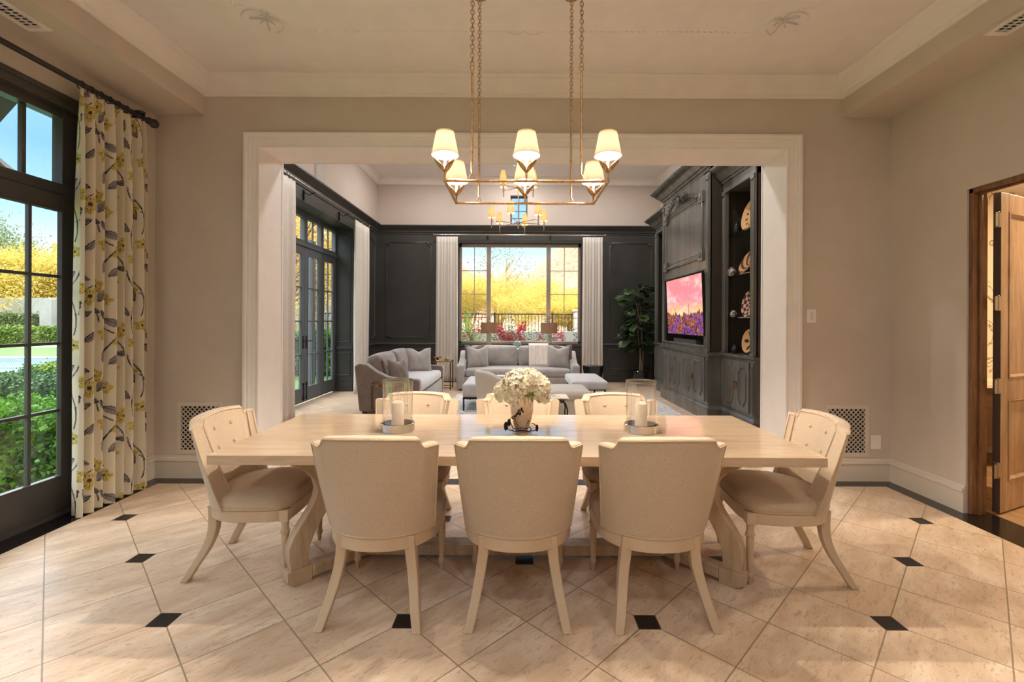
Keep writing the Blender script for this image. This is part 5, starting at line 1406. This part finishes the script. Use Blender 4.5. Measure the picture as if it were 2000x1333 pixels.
m_yel2 = leafmat('olive_yellow', (168, 150, 70), (96, 90, 42), .3)
m_darkgreen = leafmat('mesquite_green', (112, 128, 76), (54, 70, 40), .3)
m_orange = leafmat('golden_rust_leaf', (214, 160, 70), (120, 84, 52), .35)
m_twig = mat('desert_branch', (150, 126, 84), .9)
m_palo = mat('palo_verde_bark', (178, 160, 96), .8)
m_twigd = mat('dark_branch', (74, 56, 48), .9)
m_magenta = leafmat('bougainvillea_bract', (176, 30, 60), (110, 18, 42), .35)
def hedge(label, x0, x1, y0, y1, z0, z1, m, n, size=.05, cat='hedge'):
    H_ = thing('clipped_hedge', label, cat, ((x0+x1)/2, (y0+y1)/2, z0)); c = np.array([(x0+x1)/2, (y0+y1)/2, z0])
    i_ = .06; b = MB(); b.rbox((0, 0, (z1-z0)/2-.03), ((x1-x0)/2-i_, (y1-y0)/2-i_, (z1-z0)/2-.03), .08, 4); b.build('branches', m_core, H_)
    V_, F_ = leaf_quads(box_points(n, x0, x1, y0, y1, z0+.08, z1)-c, size, .6, .25)
    o = mesh_np('foliage', V_, F_, m, H_); return H_
GZ = -.06
t = NT('lawn_and_earth'); g = t.new('NewGeometry'); sp = t.new('SeparateXYZ', {0: g.outputs[0]}); n = t.noise(g.outputs[0], .8, 6, .7); n2 = t.noise(g.outputs[0], 30, 4, .7)
gr = t.ramp(t.math('ADD', t.math('MULTIPLY', n.outputs[0], .5), t.math('MULTIPLY', n2.outputs[0], .5)), [(.35, srgb(44, 74, 24)), (.6, srgb(70, 108, 36))])
t.bsdf(**{'Base Color': gr, 'Roughness': .95}); m_lawn = t.m
m_earth = mat('desert_earth', (128, 102, 68), .95, col2=(96, 80, 50), scale=1.5)
m_cop = mat('pale_pool_coping', (190, 184, 172), .7); m_gardenwall = mat('grey_stucco', (128, 130, 126), .9, col2=(116, 118, 114), scale=1)
m_whitewall = mat('white_stucco', (176, 172, 162), .9, col2=(156, 150, 142), scale=3)
# ground with a hole for the pool
PX0, PX1, PY0, PY1 = -34, -8.6, 13.6, 18.0
b = MB(); 
for (a, c, d, e) in ((-60, -3.9, -12, PY0), (-60, PX0, PY0, PY1), (PX1, -3.9, PY0, PY1), (-60, -3.9, PY1, 25.0)): b.box(a, c, d, e, GZ-.3, GZ)
struct(b.build('ground', m_lawn))
struct(MB().box(-3.9, 30, LY+.3, 14.5, GZ-.3, GZ-.01).build('ground_back', m_earth))
struct(MB().box(-90, 60, 25.0, 70, GZ-.3, GZ-.02).build('ground_far_left', m_earth))
t = NT('pool_water'); n = t.noise(t.coord('Object'), 2.5, 3); t.bsdf(**{'Base Color': srgb(96, 164, 200), 'Roughness': .06, 'Normal': t.bump(n.outputs[0], .12, .05)}); m_water = t.m
PL = thing('swimming_pool', 'long blue swimming pool in the lawn outside the left glass doors', 'swimming pool', ((PX0+PX1)/2, (PY0+PY1)/2, GZ)); cx_, cy_ = (PX0+PX1)/2, (PY0+PY1)/2
MB().box(PX0-cx_, PX1-cx_, PY0-cy_, PY1-cy_, -.30, -.16).build('water', m_water, PL)
b = MB(); b.sweep(rect(PX0-cx_, PX1-cx_, PY0-cy_, PY1-cy_), [(0, -.2), (0, .03), (-.35, .03), (-.35, -.2)], lambda u, v, h: (u, v, h)); b.build('coping', m_cop, PL)
t = NT('blue_mosaic_tile'); ck = t.new('TexChecker', {'Vector': t.coord('Object'), 'Scale': 24}); c = t.mix(ck.outputs[1], srgb(60, 84, 120), srgb(150, 170, 190)); t.bsdf(**{'Base Color': c, 'Roughness': .3})
b = MB(); b.box(PX0-cx_, PX1-cx_, PY1-cy_-.02, PY1-cy_, -.17, -.01).box(PX0-cx_, PX1-cx_, PY0-cy_, PY0-cy_+.02, -.17, -.01); b.build('tile_band', t.m, PL)
hedge('bright green clipped hedge directly outside the left glass doors', -8.5, -3.85, 3.9, 4.75, GZ, .58, m_hedgeA, 52000, .05)
hedge('dark green clipped hedge just beyond the bright one', -10.5, -4.4, 5.1, 6.0, GZ, .62, m_hedgeB, 44000, .045)
hedge('low dark hedge at the edge of the lawn, before the pool', -12.5, -5.2, 6.6, 7.3, GZ, .58, m_hedgeB, 30000, .045)
hedge('small olive green hedge at the near side of the pool lawn', -9.5, -6.5, 9.0, 9.8, GZ, .50, m_hedgeC, 12000, .06)
hedge('green planting bed in front of the garden wall', -34, -14, 25.3, 26.6, GZ, .95, m_hedgeC, 30000, .12)
hedge('shrubs on the low ledge against the garden wall', -36, -28.6, 27.3, 27.9, .9, 1.7, m_darkgreen, 9000, .14)
struct(MB().box(-45, -12, 24.9, 25.2, GZ, .06).build('trim_20', m_cop))
b = MB(); b.box(-44, -27.6, 28.0, 28.3, GZ, 2.72).box(-27.6, -10, 28.4, 28.7, GZ, 2.42).box(-28.2, -27.5, 27.6, 28.4, GZ, 2.60).box(-44, -28.2, 27.0, 28.0, GZ, 1.0)
struct(b.build('wall_garden', m_gardenwall))
# patio canopy over the left doors
b = MB(); b.prism([(-3.56, 3.40), (-4.45, 4.00), (-4.45, -2.5), (-3.56, -2.5)], lambda u, v, h: (u, v, h), 3.10, 3.22)
b.prism([(-4.40, 3.95), (-4.50, 4.02), (-4.50, -2.5), (-4.40, -2.5)], lambda u, v, h: (u, v, h), 3.0, 3.26)
for k in range(8): b.box(-4.42, -3.56, -2.2+k*.7-.03, -2.2+k*.7+.03, 3.02, 3.10)
Cn = b.build('door_canopy', mat('dark_stained_canopy', (58, 52, 50), .8), bevel=.004); tag(Cn, 'dark wooden canopy jutting out above the left glass doors', 'canopy')
for yy in (3.52, .6, -1.9):
    b = MB(); b.prism([(-4.36, 3.02), (-3.56, 2.36), (-3.56, 2.29), (-4.42, 3.00)], lambda u, v, h: (u, h, v), yy-.03, yy+.03); b.build('diagonal_brace', mat('dark_brace', (84, 78, 76), .7) if yy > 3 else MATS['dark_brace'], Cn)
# trees
def branches(b, base, spread, h, n, r0, seedv, drop=0):
    rr = random.Random(seedv); ends = []
    for k in range(n):
        a = 2*PI*k/n+rr.uniform(-.4, .4); L = h*rr.uniform(.7, 1.0); s = spread*rr.uniform(.5, 1.0)
        pts = []
        for i in range(8):
            q = i/7; pts.append((base[0]+math.cos(a)*s*q**1.2+.12*math.sin(q*7+k), base[1]+math.sin(a)*s*q**1.2+.1*math.cos(q*6+k), base[2]+L*q**.85-drop*q*q))
        b.tube(pts, [r0*(1-.85*i/7) for i in range(8)], 5)
        for j in (3, 4, 5, 6):
            p = Vector(pts[j])
            for m_ in range(2):
                d = Vector((math.cos(a+rr.uniform(-1.3, 1.3)), math.sin(a+rr.uniform(-1.3, 1.3)), rr.uniform(.1, 1.1))).normalized()*h*rr.uniform(.18, .32)
                b.tube([tuple(p), tuple(p+d*.5+Vector((0, 0, .02*h))), tuple(p+d)], [r0*.35, r0*.22, r0*.07], 4); ends.append(tuple(p+d))
        ends.append(pts[-1])
    return ends
def tree(label, x, y, z, h, R, m, mt, n, size, seedv, asp=.3, name='desert_tree', low=.25, cat='tree', stems=5):
    T = thing(name, label, cat, (x, y, z))
    b = MB(); ends = branches(b, (0, 0, 0), R*.8, h*.82, stems, .05*h/3, seedv); b.build('branches', mt, T)
    r = np.random.default_rng(seedv); E = np.array(ends); cl = 46
    C_ = np.stack([r.normal(size=cl)*R*.42, r.normal(size=cl)*R*.42, h*(low+(1-low)*r.uniform(0, 1, cl)**.75)], 1)
    rad = np.sqrt(C_[:, 0]**2+C_[:, 1]**2); C_[:, 2] = np.minimum(C_[:, 2], h*(1.0-.35*(rad/R)**2)-.02*h); C_ = np.concatenate([C_, E])
    idx = r.integers(len(C_), size=n); P = C_[idx]+r.normal(size=(n, 3))*np.array([R*.16, R*.16, h*.065])
    V_, F_ = leaf_quads(P, size, asp); mesh_np('crown', V_, F_, m, T); return T
# through the left doors
tree('tall green mesquite tree rising beyond the garden wall, leftmost', -38.2, 34, 0, 8.6, 3.0, m_darkgreen, m_twigd, 15000, .22, 3, low=.45)
tree('golden palo verde tree behind the garden wall, left part of the view', -37, 31.5, 0, 6.4, 3.8, m_yel, m_twig, 30000, .20, 5, low=.3)
tree('golden palo verde tree behind the garden wall, beside the saguaro', -32.2, 31, 0, 6.0, 3.6, m_yel, m_twig, 30000, .20, 8, low=.3)
tree('olive tinted palo verde tree in front of the golden ones', -34.5, 29.8, 0, 5.0, 3.0, m_yel2, m_twig, 20000, .18, 9, low=.35)
tree('golden palo verde tree behind the garden wall, nearest the curtain', -28.5, 32.5, 0, 6.2, 3.2, m_yel, m_twig, 24000, .2, 12, low=.3)
tree('golden palo verde tree in the gap between the two left views', -22, 31, 0, 6.0, 3.6, m_yel, m_twig, 20000, .2, 15, low=.3)
SG = thing('saguaro_cactus', 'tall saguaro cactus standing above the golden trees beyond the garden wall', 'cactus', (-33.2, 33.8, 0))
b = MB(); prof = []; 
vs_ = []; 
def sag_fn(u, v):
    a = 2*PI*u; r = (.30 if v < .96 else .30*math.sqrt(max(0, 1-((v-.96)/.04)**2)))*(1+.08*math.cos(14*a)); return (r*math.cos(a), r*math.sin(a), 7.15*v)
b.grid(sag_fn, 56, 30, closeu=True); b.build('trunk', mat('saguaro_skin', (150, 140, 80), .8, col2=(120, 116, 64)), SG)
# seen through the living room french doors
tree('rust-leaved tree with dark branches close outside the living room french doors', -5.95, 11.8, GZ, 5.2, 1.2, m_orange, m_twigd, 7000, .09, 21, asp=.4, low=.35, stems=6)
tree('golden tree further off behind the living room french doors', -9.5, 20.5, GZ, 6.5, 2.8, m_yel, m_twig, 26000, .16, 23, low=.05)
hedge('low green shrubs outside the living room french doors', -6.9, -4.4, 12.6, 13.4, GZ, 1.1, m_hedgeA, 9000, .08)
tag(MB().box(-4.75, -4.5, 10.2, 10.45, GZ, 3.2).build('patio_post', m_framelr), 'blue-grey patio post just outside the french doors', 'post')
# beyond the big back window
struct(MB().box(-7, 26, 14.5, 60, -.3, .92).build('terrace_ground', m_earth))
struct(MB().box(-6.8, 14, 14.2, 14.5, -.3, 1.13).build('wall_planter', m_whitewall))
Fn = thing('iron_fence', 'dark iron picket fence beyond the big window', 'fence', (0, 17.0, .92))
b = MB(); b.box(-7, 2.05, -.015, .015, .76, .80).box(-7, 2.05, -.015, .015, .08, .11)
for k in range(75): x = -6.95+k*.121; b.box(x-.008, x+.008, -.008, .008, .04, .76)
b.build('pickets', m_iron, Fn)
for x in (-5.6, -3.2, -.8, 1.3): MB().box(x-.03, x+.03, -.03, .03, 0, .84).build('post', m_iron, Fn)
PLr = MB(); PLr.box(-.26, .26, -.26, .26, 0, .88).box(-.31, .31, -.31, .31, .88, .95); tag(PLr.build('stucco_pillar', m_whitewall, loc=(2.36, 17.0, .92), bevel=.01), 'white stucco pillar at the right end of the iron fence', 'pillar')
def bush(label, x, y, z, R, h, n, nf, seedv, mg=m_hedgeB):
    T = thing('bougainvillea', label, 'bush', (x, y, z)); r = np.random.default_rng(seedv)
    b = MB(); branches(b, (0, 0, 0), R*.8, h*.9, 5, .018, seedv); b.build('branches', m_twigd, T)
    def cloud(n, k):
        d = r.normal(size=(n, 3)); d /= np.linalg.norm(d, axis=1)[:, None]; d[:, 2] = np.abs(d[:, 2])
        return d*np.array([R, R*.7, h])*(r.uniform(.35, 1, n)**.5)[:, None]*(1+.2*np.sin(d[:, :1]*9+k))+np.array([0, 0, .02])
    V_, F_ = leaf_quads(cloud(n, 1), .05, .6); mesh_np('foliage', V_, F_, mg, T)
    c = cloud(18, 3)*1.02; P = c[r.integers(18, size=nf)]+r.normal(size=(nf, 3))*.07
    V_, F_ = leaf_quads(P, .055, .9); mesh_np('flowers', V_, F_, m_magenta, T)
bush('crimson bougainvillea in front of the planter wall, at the left edge of the big window', -1.45, 13.5, -.07, .55, 1.75, 2600, 500, 31, m_hedgeA)
bush('crimson bougainvillea seen between the left lamp and the middle of the window', -.25, 13.5, -.07, .75, 1.55, 3200, 1700, 32)
bush('sparse bougainvillea in the middle of the big window above the sofa', .85, 13.55, -.07, .6, 1.45, 1800, 500, 33)
bush('crimson bougainvillea in front of the white pillar at the right of the window', 2.0, 13.4, -.07, .45, 1.65, 2200, 700, 34)
for i, (x, y, h, R, m, sd, lab) in enumerate((
    (-2.2, 21.5, 2.75, 2.0, m_yel, 41, 'golden palo verde tree at the left side of the big window'),
    (.2, 23.5, 2.95, 2.4, m_yel, 42, 'golden palo verde tree in the middle of the big window'),
    (3.2, 25, 2.35, 2.0, m_yel, 43, 'golden palo verde tree toward the right side of the big window'),
    (.2, 20, 1.9, 1.5, m_yel, 44, 'low twiggy golden desert shrub in the middle of the big window'),
    (2.4, 20.8, 1.5, 1.3, m_yel, 45, 'low golden desert shrub at the right of the big window'),
    (-3.6, 25, 2.9, 2.2, m_yel, 46, 'golden tree behind the left window panes'),
    (5.6, 30, 2.0, 2.4, m_yel, 47, 'golden tree below the right hillside'))):
    tree(lab, x, y, .92, h, R, m, m_palo, 9000 if sd == 44 else 42000, .08, sd, asp=.2, low=.08, stems=12)
tree('thin leafless green tree standing above the golden trees in the big window', -.9, 24, .92, 5.0, 1.5, m_darkgreen, m_twig, 1300, .12, 48, asp=.3, low=.6)
# hills
t = NT('desert_hillside'); g = t.coord('Object', (.05, .05, .05)); n = t.noise(g, 2.0, 8, .65); n2 = t.noise(t.coord('Object'), .5, 4, .8)
c = t.ramp(n.outputs[0], [(.3, srgb(122, 84, 64)), (.6, srgb(150, 112, 88)), (.8, srgb(108, 74, 58))])
c = t.mix(t.ramp(n2.outputs[0], [(.40, (1, 1, 1, 1)), (.5, (0, 0, 0, 1))]), c, srgb(84, 74, 46)); t.bsdf(**{'Base Color': c, 'Roughness': 1.0}); m_hill = t.m
b = MB()
def hill_z(x, y):
    h = 0
    for (cx, cy, A, sx, sy) in ((66, 300, 47, 50, 60), (20, 330, 26, 30, 50), (-62, 300, 52, 42, 60), (-160, 340, 60, 80, 60), (150, 330, 70, 60, 70)):
        h += A*math.exp(-((x-cx)/sx)**2-((y-cy)/sy)**2)
    nz = noise.fractal(Vector((x*.03, y*.03, 2.2)), 1.0, 2.0, 5)
    return h*(1+.22*nz)+1.5*nz+.2
b.grid(lambda u, v: (-330+660*u, 70+330*v, hill_z(-330+660*u, 70+330*v) if v > .02 else -.5), 150, 70)
struct(b.build('hills', m_hill))
b = MB(); b.box(-3, 3, -3, 3, 0, 4).box(-4.5, -3, -2, 2, 0, 3)
for q in (-1.5, 1.2): b.box(q-.5, q+.5, -3.05, -3, 1.2, 2.6)
tag(b.build('hillside_house', m_whitewall, loc=(31, 255, 18)), 'tiny white house on the distant hillside at the right of the big window', 'house')
